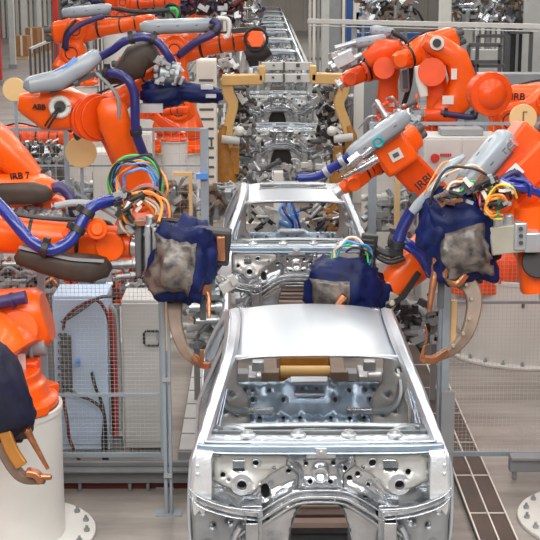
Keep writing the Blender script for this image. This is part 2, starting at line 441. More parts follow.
def make_body(name, slot=False, full=True, deep=True):
    root = thing(name, (0, 0, 0), 'x', 'car body')
    holes = [circ(-.445, 1.235, .022), rect(-.60, -.52, 1.17, 1.26), circ(-.78+.11, 1.15, .018), circ(-.54, 1.085, .034, 16), circ(.54, 1.085, .034, 16),
             circ(.355, 1.235, .026), [(.43, 1.17), (.53, 1.17), (.535, 1.23), (.50, 1.27), (.43, 1.26)], circ(.60, 1.17, .02),
             circ(-.10, 1.21, .015), circ(.09, 1.21, .015), circ(-.07, 1.085, .018, 12, .01), circ(.07, 1.085, .018, 12, .01),
             circ(.20, 1.12, .018), circ(.255, 1.15, .018), circ(.17, 1.19, .014), circ(.29, 1.185, .014), circ(-.22, 1.17, .016),
             circ(-.36, .80, .017), circ(.40, .86, .02), circ(.33, 1.07, .012), circ(.31, .98, .016),
             circ(-.62, .90, .02), circ(-.60, .78, .025), circ(-.70, .70, .03, 12, .05), circ(.60, .74, .035, 12, .05), circ(.70, .88, .018), circ(-.50, .68, .022),
             circ(-.38, 1.03, .03, 14, .05)]
    out = [(-.80, .50)] + ARCH + [(.80, .50), (.83, .95), (.80, 1.33), (-.80, 1.33), (-.83, .95)]
    sheet(out, holes, firewall_fn, .0165 if deep else .05).build('firewall', STEEL, root, smooth=60, solid=.004)
    m = MB()
    for s_ in (-1, 1):
        m.lathe((s_*.54, -.012, 1.085), (0, -1, 0), [(0, .075), (.012, .075), (.014, .06), (.02, .045), (.02, .034), (-.03, .034)], 20, False)
        m.torus((s_*.54, -.03, 1.085), (0, 1, 0), .04, .006)
    m.torus((-.445, .0, 1.235), (0, 1, 0), .028, .007); m.torus((.355, 0, 1.235), (0, 1, 0), .032, .007); m.torus((0, -.005, 1.15), (0, 1, 0), .045, .006)
    m.build('mounting_plate', ALU, root, bevel=0)
    m = MB(); m.tube([(x, -.03, z) for x, z in [(-.23, 1.275), (-.235, 1.235), (-.155, 1.165), (-.155, 1.07)]], .006, 6, smooth=False)
    m.tube([(-x, -.03, z) for x, z in [(-.23, 1.275), (-.235, 1.235), (-.155, 1.165), (-.155, 1.07)]], .006, 6, smooth=False)
    for s_ in (-1, 1):
        m.tube([(s_*x, -.028, z) for x, z in [(.68, 1.30), (.755, 1.29), (.765, 1.15), (.745, 1.08), (.66, 1.07)]], .006, 6)
    m.build('sealant_bead', DGREY, root)
    # tunnel running back under the floor
    TL = .40 if full else 1.5
    m = MB(); prof = ARCH[1:-1]
    for a, b in zip(prof, prof[1:]):
        m.rings([[V((a[0], .04, a[1])), V((a[0]*.95, TL, a[1]-.02)), V((a[0]*.95, TL, a[1]-.015)), V((a[0], .04, a[1]+.005))],
                 [V((b[0], .04, b[1])), V((b[0]*.95, TL, b[1]-.02)), V((b[0]*.95, TL, b[1]-.015)), V((b[0], .04, b[1]+.005))]])
    m.build('tunnel', STEEL_D, root)
    for s_ in (-1, 1):
        pg = [(.245, 1.312), (.735, 1.312), (.745, 1.10), (.66, 1.055), (.50, 1.0), (.44, 1.02), (.41, 1.10), (.27, 1.185), (.215, 1.22)]
        if s_ < 0: hh = [circ(.445, 1.235, .022), rect(.52, .60, 1.17, 1.26), circ(.67, 1.15, .018), circ(.54, 1.085, .034, 16), circ(.32, 1.2, .014), circ(.63, 1.12, .012)]
        else: hh = [circ(.355, 1.235, .026), [(.43, 1.17), (.53, 1.17), (.535, 1.23), (.50, 1.26), (.43, 1.255)], circ(.60, 1.17, .02), circ(.54, 1.085, .034, 16), circ(.29, 1.205, .014)]
        def pf(x, z, s_=s_):
            v = firewall_fn(s_*x, z); e = poly_d((x, z), pg, True)
            v.y -= .016 - .016*g(e, .012)
            return v
        sheet(pg, hh, pf, .02 if deep else .06).build('upper_panel', PANEL, root, smooth=60, solid=.003)
        lo = [(.46, .50), (.88, .50), (.88, .99), (.78, .955), (.62, .91), (.47, .875)]
        sheet(lo, [circ(.62, .83, .022), circ(.57, .70, .03, 12, .05), circ(.74, .80, .02), circ(.78, .66, .03), circ(.68, .60, .02), circ(.81, .90, .018), circ(.53, .80, .014)],
              lambda x, z, s_=s_: V((s_*x, -.035 - .03*g(seg_d((x, z), (.66, .5), (.70, .93)), .03) + .02*g(seg_d((x, z), (.52, .5), (.56, .9)), .02), z)), .035 if deep else .08).build('wheelhouse_panel', STEEL_D, root, smooth=60, solid=.004)
        sheet([(.20, .5), (.40, .5), (.45, .80), (.70, 1.05), (.75, 1.28), (.05, 1.28), (.05, .94), (.17, .92), (.20, .75)], [rect(.50, .62, 1.15, 1.27) if s_ < 0 else rect(.41, .55, 1.15, 1.275)],
              lambda x, z, s_=s_: V((s_*x, .13, z)), .12).build('dash_shade_sheet', DGREY, root, solid=.004)  # dark sheet added behind the firewall to give its holes a shaded look
    for off, dy, w_ in ((0, -.025, .020), (.040, -.005, .015), (-.035, .005, .012)):
        pl = []
        for x, z in [(-.60, .70-.02), (-.47, .79), (-.25, .94), (-.125, .99), (.125, .99), (.25, .94), (.47, .79), (.60, .68)]:
            pl.append((x*(1-off*1.2), dy, z-off*1.1))
        MB().sweep(pl, w_*.8, w_, (0, 1, 0), n=5).build('tunnel_flange', STEEL, root, smooth=60, bevel=.003)
    # cowl
    m = MB(); m.sweep([(-.84, .03, 1.345), (-.6, -.01, 1.35), (0, -.03, 1.355), (.6, -.01, 1.35), (.84, .03, 1.345)], .05, .045, (0, 1, 0))
    m.sweep([(-.80, .01, 1.32), (-.6, -.03, 1.32), (0, -.05, 1.325), (.6, -.03, 1.32), (.80, .01, 1.32)], .03, .014, (0, 1, 0))
    if full: m.build('cowl_beam', STEEL_B, root, bevel=.008)
    else:
        m.bm.free(); m = MB(); m.bx(-.24, .24, .30, .32, .5, .98); m.build('tunnel_shade_plate', DARK, root)  # black plate added across the arch, stands in for the tunnel's shade
    cp = [(-.80, .03), (.80, .03), (.78, .20), (-.78, .20)]
    sheet(cp, [circ(-.52, .13, .035, 14, .02), circ(-.15, .12, .04, 14, .022), circ(.18, .12, .04, 14, .022), circ(.54, .12, .035, 14, .02)] +
          [circ(x, .10, .012, 8) for x in (-.62, -.4, -.34, .0, .05, .32, .38, .46)] + [rect(-.05, .01, .05, .065), rect(.08, .14, .05, .065)],
          lambda x, y: V((x, y-.06*max(0, 1-abs(x)/.8)**.5*.5, 1.37+.010*math.sin(y*34))), .04).build('cowl_top_panel', ROOFM, root, solid=.004, smooth=50)
    m = MB(); m.box((0, -.05, 1.335), (.08, .03, .06)); m.box((-.0, -.04, 1.30), (.20, .02, .03)); m.cyl((0, -.075, 1.335), (0, -.04, 1.335), .015, seg=12)
    m.build('centre_bracket', ALU, root, bevel=.006)
    m = MB()
    m.tube([(-.74, .36, 1.37), (0, .31, 1.40), (.74, .36, 1.37)], .024, 12); m.sweep([(-.72, .26, 1.36), (0, .23, 1.37), (.72, .26, 1.36)], .03, .04, (0, 1, 0))
    m.build('dash_crossbar', STEEL_D, root)
    for x in (-.5, -.15, .2, .52):
        m = MB(); m.lathe((x, .17, 1.365), (0, 0, 1), [(0, .055), (.02, .055), (.03, .04), (.045, .035)], 16); m.cyl((x, .17, 1.41), (x, .17, 1.415), .02)
        m.build('cowl_tab', ALU, root)
    m = MB()
    for s_ in (-1, 1):
        m.sweep([(s_*.89, .02, 1.035), (s_*.80, -.05, .985), (s_*.62, -.09, .935), (s_*.42, -.07, .895)], .05, .035, (0, 1, 0))
        m.sweep([(s_*.90, -.02, 1.065), (s_*.81, -.08, 1.015), (s_*.62, -.12, .965), (s_*.40, -.09, .93)], .03, .007, (0, 1, 0))
        m.sweep([(s_*.90, -.01, 1.01), (s_*.81, -.09, .955), (s_*.62, -.13, .905), (s_*.42, -.10, .865)], .045, .007, (0, 1, 0))
    m.build('apron_rail', STEEL, root, bevel=.004)
    for s_ in (-1, 1):
        m = MB()
        m.bx(s_*.47-.045, s_*.47-.037, -.16, .03, .52, .90); m.bx(s_*.47+.037, s_*.47+.045, -.16, .03, .52, .90); m.bx(s_*.47-.045, s_*.47+.045, -.16, -.152, .56, .86)
        m.bx(s_*.47-.07, s_*.47+.07, -.02, 0, .5, .93)
        m.build('front_rail', STEEL, root, bevel=.004)
        m = MB(); m.tube([(s_*.60, .0, .60), (s_*.585, -.05, .72), (s_*.55, -.07, .80)], .022, 8); m.torus((s_*.60, -.01, .69), (0, 1, 0), .045, .012)
        m.build('hinge_reinforcement', ROOFM, root)
    # floor pan
    sheet(rect(-.86, .86, .03, 3.55), [rect(-.22, .22, .06, .50)] + [circ(x, y, .03) for x in (-.6, -.35, .35, .6) for y in (.6, 1.2, 1.7, 2.9)],
          lambda x, y: V((x, y, .56 + .012*math.sin(x*40) + (.10 if 2.3 < y else 0))), .09).build('floor_pan', STEEL_D, root, solid=.005)
    if full:
        pass
    for i in range(4):
        m = MB(); m.bx(-.30, .30, .42+i*.11, .52+i*.11, .58+.012*i, .62+.02*i); m.build('tunnel_step', (TSTEP, TSTEP2)[i % 2], root, bevel=.004)
    # seat cross members and rear bulkhead
    m = MB()
    for y in (.9, 1.5): m.bx(-.84, .84, y-.05, y+.05, .57, .72)
    m.build('seat_cross_member', STEEL, root, bevel=.012)
    def bulk(x, z):
        t = (z-.60)/.50
        y = 2.05 + .30*t
        y -= .04*g(z-.93, .02) + .05*(g(z-.86, .03)) + (.03 if (abs(x) < .17 and z > .96) else 0)
        y -= .02*g(seg_d((abs(x), z), (.35, .7), (.35, 1.08)), .02)
        return V((x, y, z))
    bh = [circ(x, 1.03, .018, 8) for x in (-.62, -.55, -.48, -.34, .34, .48, .55, .62)] + [circ(x, .96, .018, 8) for x in (-.62, -.55, -.48, -.22, .22, .52, .6)] + \
         [circ(x, .83, .018, 8) for x in (-.55, -.42, -.22, -.08, .18, .34, .46, .58)] + [circ(-.06, 1.045, .016, 8), circ(.06, 1.045, .016, 8)] + \
         [circ(x, .72, .03, 8) for x in (-.5, -.2, .1, .4)]
    sheet([(-.74, .60), (.74, .60), (.74, 1.05), (.60, 1.09), (.22, 1.09), (.17, 1.12), (-.17, 1.12), (-.22, 1.09), (-.60, 1.09), (-.74, 1.05)], bh, bulk, .045).build('rear_bulkhead', STEEL_B, root, solid=.005, smooth=50)
    sheet([(-.73, .60), (.73, .60), (.73, 1.04), (.60, 1.07), (-.60, 1.07), (-.73, 1.04)], [], lambda x, z: V((x, 2.14+.60*(z-.6), z)), .15).build('bulkhead_dark_backing', DGREY, root, solid=.004)  # dark sheet added so the bulkhead holes do not show bright floor
    m = MB(); m.sweep([(-.72, 1.99, .80), (0, 1.95, .80), (.72, 1.99, .80)], .09, .06, (0, 1, 0)); m.sweep([(-.66, 1.98, .95), (-.3, 1.99, .95)], .05, .05, (0, 1, 0), smooth=False); m.sweep([(.3, 1.99, .95), (.66, 1.98, .95)], .05, .05, (0, 1, 0), smooth=False)
    m.build('bulkhead_beam', STEEL, root, bevel=.01)
    m = MB(); m.bx(-.16, .16, 2.20, 2.36, 1.10, 1.135); m.bx(-.13, .13, 2.14, 2.24, 1.02, 1.05); m.build('centre_shelf', ROOFM, root, bevel=.01)
    if not full: 
        for s_ in (-1, 1):
            m = MB(); m.bx(s_*.86-.05, s_*.86+.05, 0, 3.0, .50, .66); m.bx(s_*.85-.04, s_*.85+.04, .02, .14, .6, 1.3)
            m.build('sill', STEEL, root, bevel=.01)
        return root
    # sides
    so = [(-.03, .50), (-.03, 1.31), (.22, 1.46), (.55, 1.65), (.84, 1.765), (1.2, 1.80), (1.7, 1.80), (2.2, 1.755), (2.45, 1.70), (2.75, 1.45), (2.95, 1.16), (3.55, 1.12), (3.72, 1.0),
          (3.72, .60), (3.42, .55), (3.36, .78), (3.16, .92), (2.9, .95), (2.66, .85), (2.52, .68), (2.46, .50)]
    fd = [(.14, .64), (.12, 1.27), (.42, 1.47), (.72, 1.64), (.95, 1.70), (1.30, 1.72), (1.33, 1.2), (1.28, .64)]
    rd = [(1.47, .64), (1.45, 1.2), (1.44, 1.72), (1.75, 1.715), (2.15, 1.67), (2.40, 1.52), (2.60, 1.25), (2.50, 1.05), (2.36, .82), (2.3, .64)]
    for s_ in (-1, 1):
        sheet(so, [fd, rd], lambda y, z: V((s_*(half_w(z, y) + .012*math.sin(PI*min(1, max(0, (z-.6)/.6)))), y, z)), .055).build('side_panel', ROOFM, root, smooth=60, solid=.02)
        rail = [(-.02, 1.28), (.10, 1.37), (.32, 1.515), (.58, 1.655), (.84, 1.755), (1.2, 1.79), (1.7, 1.79), (2.2, 1.745), (2.43, 1.68), (2.72, 1.42), (2.9, 1.16)]
        m = MB()
        rs = []
        for k, (y, z) in enumerate(rail):
            t = k/(len(rail)-1); wv = .115 if k < 1 else (.078 if k < 4 else .085)
            hw = half_w(z, y)
            rs.append([V((s_*(hw+.005), y, z-.02)), V((s_*(hw-.012), y-.005, z+.022)), V((s_*(hw-.06), y+.0, z+.032)), V((s_*(hw-wv), y+.03, z+.012)), V((s_*(hw-wv+.01), y+.06, z-.03)), V((s_*(hw-.03), y+.05, z-.06))])
        m.rings(rs); m.build('pillar_and_roof_rail', ROOFM, root, smooth=40)
        # inner A pillar, hinge pillar
        m = MB()
        rs = []
        for y, z, wv in [(.02, .52, .13), (-.01, .9, .14), (-.03, 1.06, .15), (-.03, 1.28, .125), (.0, 1.33, .12)]:
            hw = half_w(z, y)
            rs.append([V((s_*(hw+.01), y+.02, z)), V((s_*(hw-.02), y-.03, z)), V((s_*(hw-wv), y-.02, z)), V((s_*(hw-wv), y+.12, z)), V((s_*hw, y+.14, z))])
        m.rings(rs)
        for z in (1.18, 1.24): m.cyl((s_*.84, -.07, z), (s_*.84, -.04, z), .012)
        m.build('hinge_pillar', HINGE, root, smooth=40, bevel=.006)
        m = MB(); m.sweep([(s_*.80, .28, 1.28), (s_*.74, .52, 1.50), (s_*.64, .86, 1.70)], .05, .04, (0, 1, 0)); m.sweep([(s_*.82, .20, .70), (s_*.82, .2, 1.3)], .05, .07, (0, 1, 0), smooth=False)
        m.build('inner_pillar', STEEL_B, root, bevel=.006)
        m = MB(); m.sweep([(s_*.86, 1.38, .60), (s_*.86, 1.38, 1.2), (s_*.74, 1.40, 1.50), (s_*.66, 1.42, 1.66)], .12, .06, (0, 1, 0))
        for z in (.8, .95, 1.1): m.cyl((s_*.84, 1.33, z), (s_*.82, 1.33, z), .02, seg=10)
        m.build('centre_pillar', STEEL, root, bevel=.01)
        # inner rear quarter with a loop-shaped reinforcement
        sheet([(1.75, .62), (1.9, 1.1), (2.1, 1.5), (2.3, 1.68), (2.42, 1.66), (2.85, 1.12), (2.9, .62)], [circ(2.15, 1.2, .05), circ(2.3, 1.42, .04), circ(2.45, 1.15, .06, 12, .09), circ(2.0, .9, .04), circ(2.3, .85, .05)],
              lambda y, z: V((s_*(half_w(z, y)-.10 - .03*g(z-1.1, .05)), y, z)), .07).build('inner_quarter', PANEL, root, smooth=50, solid=.005)
        m = MB(); m.tube([(s_*.62, 2.2, 1.66), (s_*.68, 2.1, 1.45), (s_*.74, 1.98, 1.15), (s_*.68, 1.93, 1.0), (s_*.52, 1.95, .96)], .032, 8)
        m.tube([(s_*.78, .30, 1.30), (s_*.70, .34, 1.36), (s_*.60, .30, 1.39), (s_*.52, .26, 1.38)], .02, 8); m.box((s_*.64, .3, 1.36), (.07, .05, .05)); m.box((s_*.73, .26, 1.38), (.05, .07, .04))
        m.build('reinforcement_tube', STEEL_D, root)
        cq = [(.50, .62), (.80, .62), (.84, 1.1), (.78, 1.40), (.64, 1.70), (.54, 1.70), (.60, 1.42), (.60, 1.20), (.50, 1.02)]
        sheet(cq, [circ(.72, 1.30, .03), circ(.66, 1.52, .02), circ(.74, 1.15, .02), circ(.64, 1.08, .022), circ(.70, .95, .025), circ(.60, .90, .02), circ(.70, 1.42, .014)],
              lambda x, z, s_=s_: V((s_*x, 2.06 - .10*(x-.5)/.3 - .02*g(poly_d((x, z), [(.62, .7), (.72, 1.05), (.70, 1.3), (.60, 1.6)]), .02), z)), .04 if deep else .1).build('corner_panel', PANEL, root, smooth=60, solid=.004)
        m = MB()
        for k in range(4): m.sweep([(s_*(.80-.022*k), .24+.02*k, 1.24), (s_*(.755-.022*k), .38+.03*k, 1.42), (s_*(.70-.015*k), .55+.03*k, 1.56)], .02, .012, (0, 1, 0))
        m.build('pillar_rib', STEEL_B, root, bevel=.004)
    # roof and headers
    def roof(x, y):
        u = x/.60; t = (y-.82)/1.60
        return V((x, y + .035*(u*u-1)*(1 if t < .5 else -1)*abs(1-2*t), 1.758 + .040*math.sin(PI*(.12+.84*t)) - .020*t - .028*u*u - .02*abs(u)**6 + (.0 if 0 < t else 0)))
    sheet(rect(-.60, .60, .82, 2.42), [[(-.43, 1.62), (.43, 1.62), (.40, 2.10), (-.40, 2.10)]] if slot else [], roof, .05).build('roof_panel', ROOFM, root, smooth=70, solid=.006)
    if slot:
        m = MB(); m.bx(-.42, .42, 1.68, 1.74, 1.775, 1.79); m.bx(-.42, .42, 1.9, 1.95, 1.775, 1.79); m.bx(-.2, .2, 1.80, 1.85, 1.775, 1.79); m.build('roof_bow', STEEL, root)
    m = MB(); m.sweep([(-.61, .84, 1.745), (-.3, .815, 1.765), (0, .805, 1.772), (.3, .815, 1.765), (.61, .84, 1.745)], .03, .022, (0, 1, 0))
    m.build('windscreen_header', ROOFM, root, bevel=.004)
    m = MB(); m.sweep([(-.59, .90, 1.73), (0, .87, 1.75), (.59, .90, 1.73)], .06, .012, (0, 1, 0)); m.build('header_inner', DGREY, root)
    m = MB(); m.sweep([(-.60, 2.41, 1.70), (0, 2.46, 1.72), (.60, 2.41, 1.70)], .05, .03, (0, 1, 0))
    m.sweep([(-.57, 1.4, 1.725), (0, 1.4, 1.755), (.57, 1.4, 1.725)], .08, .014, (0, 1, 0)); m.build('roof_cross_member', STEEL, root)
    m = MB(); m.bx(-.80, .80, 3.50, 3.62, .48, .66); m.bx(-.55, -.45, 2.3, 3.6, .5, .62); m.bx(.45, .55, 2.3, 3.6, .5, .62); m.build('rear_rail', STEEL_D, root, bevel=.01)
    return root
X0 = -.035
near = make_body('unfinished_car'); near.location = (X0, 9.0, 0)
tag(near, 'bare silver car body nearest the camera, with an unbroken pale roof')
second = make_body('unfinished_car', slot=True, deep=True); second.location = (X0, 15.65, 0)
tag(second, 'bare silver car body second in line, with a long slot cut in its roof')
under = make_body('car_chassis', full=False, deep=True); under.location = (X0, 27.4, 0)
tag(under, 'roofless silver car underbody clamped between the ochre frames, the nearer of two', 'car underbody')
u2 = copy_tree(under); u2.location = (X0, 34.3, 0)
tag(u2, 'roofless silver car underbody just behind another, below the white crossbeams', 'car underbody')
# the carriers the bodies stand on
def carrier(y, label, len_=3.2):
    t = thing('body_carrier', (X0, y, 0), label, 'carrier')
    for s_ in (-1, 1):
        m = MB(); m.bx(X0+s_*.62-.06, X0+s_*.62+.06, y, y+len_, .30, .40); m.build('skid', GREY, t, bevel=.008)
        for yy in (y+.25, y+len_-.3):
            m = MB(); m.bx(X0+s_*.62-.09, X0+s_*.62+.09, yy-.1, yy+.1, 0, .299); m.bx(X0+s_*.62-.05, X0+s_*.62+.05, yy-.05, yy+.05, .401, .553); m.build('support', DGREY, t, bevel=.008)
    m = MB(); m.bx(X0-.55, X0+.55, y+.5, y+.62, .30, .38); m.bx(X0-.55, X0+.55, y+len_-.6, y+len_-.48, .30, .38); m.build('cross_beam', GREY, t)
    return t
proto_carrier = carrier(9.15, 'dark carrier skids under the nearest car body')
for y, l in ((15.8, 'dark carrier skids under the second car body'), (27.6, 'carrier skids under the nearer roofless underbody'), (34.5, 'carrier skids under the farther roofless underbody')):
    carrier(y, l)
for k, yy in enumerate((42.5, 49.0, 55.7, 62.4, 69.1, 75.8, 82.5)):
    c = copy_tree(near); c.location = (X0+.1, yy, 0.05)
    cr_ = copy_tree(proto_carrier); cr_.location = (X0, yy+.15, 0); cr_['label'] = 'carrier skids under one of the silver bodies queued far down the line'; cr_['group'] = 'carriers under the far queue'
    tag(c, ['whole silver car body just behind the white crossbeams', 'far silver car body, second behind the white crossbeams', 'far silver car body, third behind the white crossbeams',
            'far silver car body, fourth behind the white crossbeams', 'far silver car body, fifth behind the white crossbeams', 'far silver car body near the top edge, last but one of the row',
            'farthest silver car body at the top edge of the row'][k], group='car bodies queued far down the line')
# floor plates between the carriers
t = thing('floor_track', (X0, 12, 0), 'banded brown plates on the floor under the car bodies', 'floor track')
for i in range(26):
    m = MB(); m.bx(X0-.30, X0+.30, 9.6+i*.34, 9.6+i*.34+.29, 0, .03); m.build('plate', BRONZE if i % 3 else ALU, t, bevel=.004)

# ================================================================== ROBOTS
def hose(parent, pts, r, m=None, name='hose', clamps=(), cm=None):
    P = catmull(pts, 8)
    h = MB().tube(P, r, 12, smooth=False).build(name, m or HOSE, parent, smooth=70)
    for t in clamps:
        i = min(len(P)-2, int(t*(len(P)-1))); d = (P[i+1]-P[i]).normalized()
        k = MB(); k.cyl(P[i]-d*r*.55, P[i]+d*r*.55, r*1.28, seg=14); X, Y, Z = frame(d); k.box(P[i]+Y*r*1.5, (r*.9, r*.8, r*1.1), ax=(X, Y, Z))
        k.build('hose_clamp', cm or DARK, h, bevel=.004)
    return h
def robot(label, B, S, E, W, T=None, name='welding_robot', m=None, nrm=None, sc=1.0, base=True, lower=True, decals=True, group=None, glove=False, hood=None):
    """B foot centre, S shoulder, E elbow, W wrist, T tool flange centre."""
    m = m or ORANGE
    B, S, E, W = V(B), V(S), V(E), V(W)
    t = thing(name, B, label, 'robot arm', group)
    n = V(nrm).normalized() if nrm is not None else (E-S).cross(W-E).normalized()
    q = sc
    if base:
        k = MB(); k.lathe(B, (0, 0, 1), [(0, .42*q), (.05*q, .42*q), (.06*q, .36*q), (.16*q, .34*q), (.18*q, .30*q), (.24*q, .30*q)], 28)
        for a in range(4):
            an = PI/4+a*PI/2; k.box(B+V((math.cos(an)*.36*q, math.sin(an)*.36*q, .035*q)), (.2*q, .2*q, .07*q), rot=an)
        k.build('base', m, t, bevel=.012)
        top = S - V((0, 0, .02))
        b0 = B+V((0, 0, .24*q)); k = MB()
        k.loft([(b0, .36*q, .36*q, 2.3), (b0.lerp(S, .25), .38*q, .36*q, 2.6), (b0.lerp(S, .6), .27*q, .30*q, 3), (b0.lerp(S, .95), .22*q, .23*q, 3), (S+V((0, 0, .12*q)), .19*q, .16*q, 2.6)], n, 24)
        k.cyl(S-n*.30*q, S+n*.26*q, .20*q, seg=28)
        k.build('turret', m, t, smooth=35, bevel=.01)
        k = MB(); k.cyl(S+n*.26*q, S+n*.50*q, .12*q, seg=20); k.cyl(S+n*.50*q, S+n*.54*q, .09*q, seg=20); k.build('shoulder_motor', DGREY, t, bevel=.01)
    if lower:
        o = -n*.22*q; d = (E-S)
        k = MB()
        k.loft([(S+o-d.normalized()*.20*q, .05*q, .10*q, 2.4), (S+o-d.normalized()*.12*q, .10*q, .20*q, 3), (S+o+d*.12, .115*q, .215*q, 3.2), (S+o+d*.35, .10*q, .17*q, 3.5), (S+o+d*.7, .095*q, .145*q, 3.5), (E+o-d*.02, .11*q, .19*q, 3.2),
                (E+o+d.normalized()*.12*q, .10*q, .15*q, 3), (E+o+d.normalized()*.18*q, .05*q, .08*q, 2.4)], n, 24)
        k.build('lower_arm', m, t, smooth=40)
        k = MB(); k.cyl(S+o-n*.14*q, S+o-n*.09*q, .16*q, seg=28); k.cyl(E+o-n*.14*q, E+o-n*.09*q, .13*q, seg=28)
        for j in range(12):
            for c_, r_ in ((S, .135), (E, .11)):
                X, Y, Z = frame(n); p = c_+o-n*.145*q+(X*math.cos(j*PI/6)+Y*math.sin(j*PI/6))*r_*q; k.cyl(p-n*.012*q, p, .012*q, seg=8)
        k.build('bearing_cap', m, t, bevel=.006)
        k = MB(); k.torus(S+o-n*.142*q, n, .10*q, .009*q, 24, 6); k.torus(E+o-n*.142*q, n, .075*q, .008*q, 24, 6); k.build('dark_joint_ring', DARK, t)  # black rings stand in for the shaded crevices around the bearing caps
    # elbow housing and forearm
    u = (W-E).normalized(); L = (W-E).length; Qv = u.cross(n)
    if Qv.z < 0: Qv = -Qv
    k = MB()
    k.loft([(E-u*.44*q, .12*q, .13*q, 2.6), (E-u*.38*q, .19*q, .19*q, 3.2), (E-u*.05*q, .22*q, .22*q, 3.2), (E+u*.20*q, .20*q, .21*q, 3), (E+u*.34*q, .15*q, .17*q, 2.6), (E+u*.36*q, .15*q, .16*q, 2.2)], n, 24)
    k.cyl(E-n*.24*q, E+n*.24*q, .19*q, seg=28)
    k.build('elbow_housing', m, t, smooth=40, bevel=.008)
    k = MB(); k.loft([(E+u*.34*q, .155*q, .165*q, 2), (E+u*.40*q, .165*q, .17*q, 2), (E+u*.44*q, .145*q, .15*q, 2), (E+u*(L*.72), .115*q, .12*q, 2.1), (W-u*.26*q, .12*q, .12*q, 2.4), (W-u*.20*q, .135*q, .135*q, 3), (W, .13*q, .13*q, 3), (W+u*.09*q, .09*q, .10*q, 2.4)], n, 24)
    k.cyl(W-n*.15*q, W+n*.15*q, .10*q, seg=24)
    k.build('forearm', m, t, smooth=40, bevel=.006)
    for c_, r_, w_ in ((E+u*.375*q, .172, .018), (W-u*.235*q, .137, .014), (E+u*L*.60, .135, .012)):  # joint gaps of forearm and elbow darkened with black rings
        k = MB(); k.cyl(c_-u*w_*q, c_+u*w_*q, r_*q, seg=26); k.build('dark_joint_ring', DARK, t)
    for s_ in (-1, 1):
        for j in range(8):
            X, Y, Z = frame(n); p = E+n*s_*.24*q+(X*math.cos(j*PI/4)+Y*math.sin(j*PI/4))*.15*q; k = MB(); k.cyl(p, p+n*s_*.014*q, .016*q, seg=8); k.build('bolt', DGREY, t)
        k = MB(); k.torus(E+n*s_*.238*q, n, .115*q, .010*q, 24, 6); k.build('dark_joint_ring', DARK, t)
    k = MB(); k.tube([E-u*.3*q+Qv*.20*q, E+Qv*.27*q-n*.05, E+u*.3*q+Qv*.22*q-n*.08*q, E+u*L*.6+Qv*.15*q-n*.05*q, W-u*.1*q+Qv*.15*q, W+Qv*.12*q], .016*q, 7); k.build('arm_cable', DARK, t)
    for a, b_ in ((.08, .06), (-.08, .06), (0, -.09)):
        p = E-u*.42*q + n*a*q + Qv*b_*q
        k = MB(); k.cyl(p, p-u*.16*q, .055*q, seg=16); k.box(p-u*.13*q+Qv*.05*q, (.06*q, .05*q, .06*q), ax=(n, Qv, u)); k.build('axis_motor', DGREY, t, bevel=.006)
    if decals:
        k = MB(); k.box(E-n*.245*q, (.10*q, .10*q, .006), ax=(u, Qv, n)); k.build('white_label', WHITE, t)
        k = MB(); k.box(E+n*.245*q, (.10*q, .10*q, .006), ax=(u, Qv, n)); k.build('white_label', WHITE, t)
    if T is not None:
        T = V(T); d = (T-W).normalized()
        k = MB(); k.cyl(W, W.lerp(T, .6), .10*q, .09*q, seg=22); k.build('wrist', m, t, bevel=.006)
        k = MB(); k.cyl(W.lerp(T, .6), T, .075*q, seg=22); k.cyl(T-d*.03, T, .10*q, seg=22); k.build('tool_flange', ALU, t, bevel=.005)
    return t, n, u, Qv
def grey_box(parent, a, b, r, m=None, tail=True, name='cable_guide'):
    a, b = V(a), V(b); d = (b-a).normalized(); L = (b-a).length; X, Y, Z = frame(d)
    k = MB(); k.loft([(a, r*.55, r*.5, 2.6), (a+d*L*.06, r*.9, r*.85, 3), (a+d*L*.2, r, r, 3.2), (a+d*L*.8, r, r, 3.2), (a+d*L*.94, r*.9, r*.85, 3), (b, r*.6, r*.55, 2.6)], X, 24)
    o = k.build(name, ALU_P, parent, smooth=40)
    k = MB()
    for t in (.25, .5, .75): k.lathe(a+d*L*t-d*.02, d, [(0, r*1.06), (.04, r*1.06)], 4)
    k.beam(a+d*L*.15-Y*r, b-d*L*.15-Y*r, r*1.1, r*.3, Y)
    k.build('bracket', DGREY, o, bevel=.004)
    return o
HOSEM = mat('violet_blue_hose', (0.025, 0.025, 0.17), 0.35, 0, 0.15, 5, coat=0.2)
ALU_P = mat('pale_blue_grey_plastic', (0.33, 0.37, 0.41), 0.35, 0.1, 0.08, 4, coat=.2)
def bundle(parent, c, R, cols, axis=(0, -1, 0), r=.010, seed=1, a0=-.3, a1=PI+.5, name='cable'):
    rnd = random.Random(seed); X, Y, Z = frame(axis)
    for i, m_ in enumerate(cols):
        rr = R*rnd.uniform(.5, 1.12); off = Z*rnd.uniform(-.12, .12) + X*rnd.uniform(-.35, .35)*R + Y*rnd.uniform(-.2, .25)*R; sk = rnd.uniform(-.5, .5)
        pts = []
        for k in range(7):
            a = a0+sk+(a1-a0)*k/6; pts.append(V(c)+off+(X*math.cos(a)+Y*math.sin(a)*rnd.uniform(.8, 1.2))*rr+Z*rnd.uniform(-.05, .05))
        MB().tube(pts, r*rnd.uniform(.8, 1.5), 8).build(name, m_, parent, smooth=70)
def cover(parent, c, radii, look, seed, window=True, amp=.2, up=(0, 0, 1), wtest=None, m=None):
    """cloth cover; its second axis points along look."""
    lk = V(look).normalized(); X = lk.cross(V(up)).normalized(); Z = X.cross(lk)
    ax = (X, lk, Z)
    o = MB().blob(c, radii, ax, seed, amp, 2.1, 40, 26).build('cloth_cover', m or NAVY, parent, smooth=75)
    if window:
        wt = wtest or (lambda d: d.y > .55 and -.55 < d.z < .45 and abs(d.x) < .62)
        MB().blob(c, radii, ax, seed, amp, 2.1, 40, 26, only=wt, off=.015).build('clear_window', CLEARW, o, smooth=75, solid=.006)
    return o

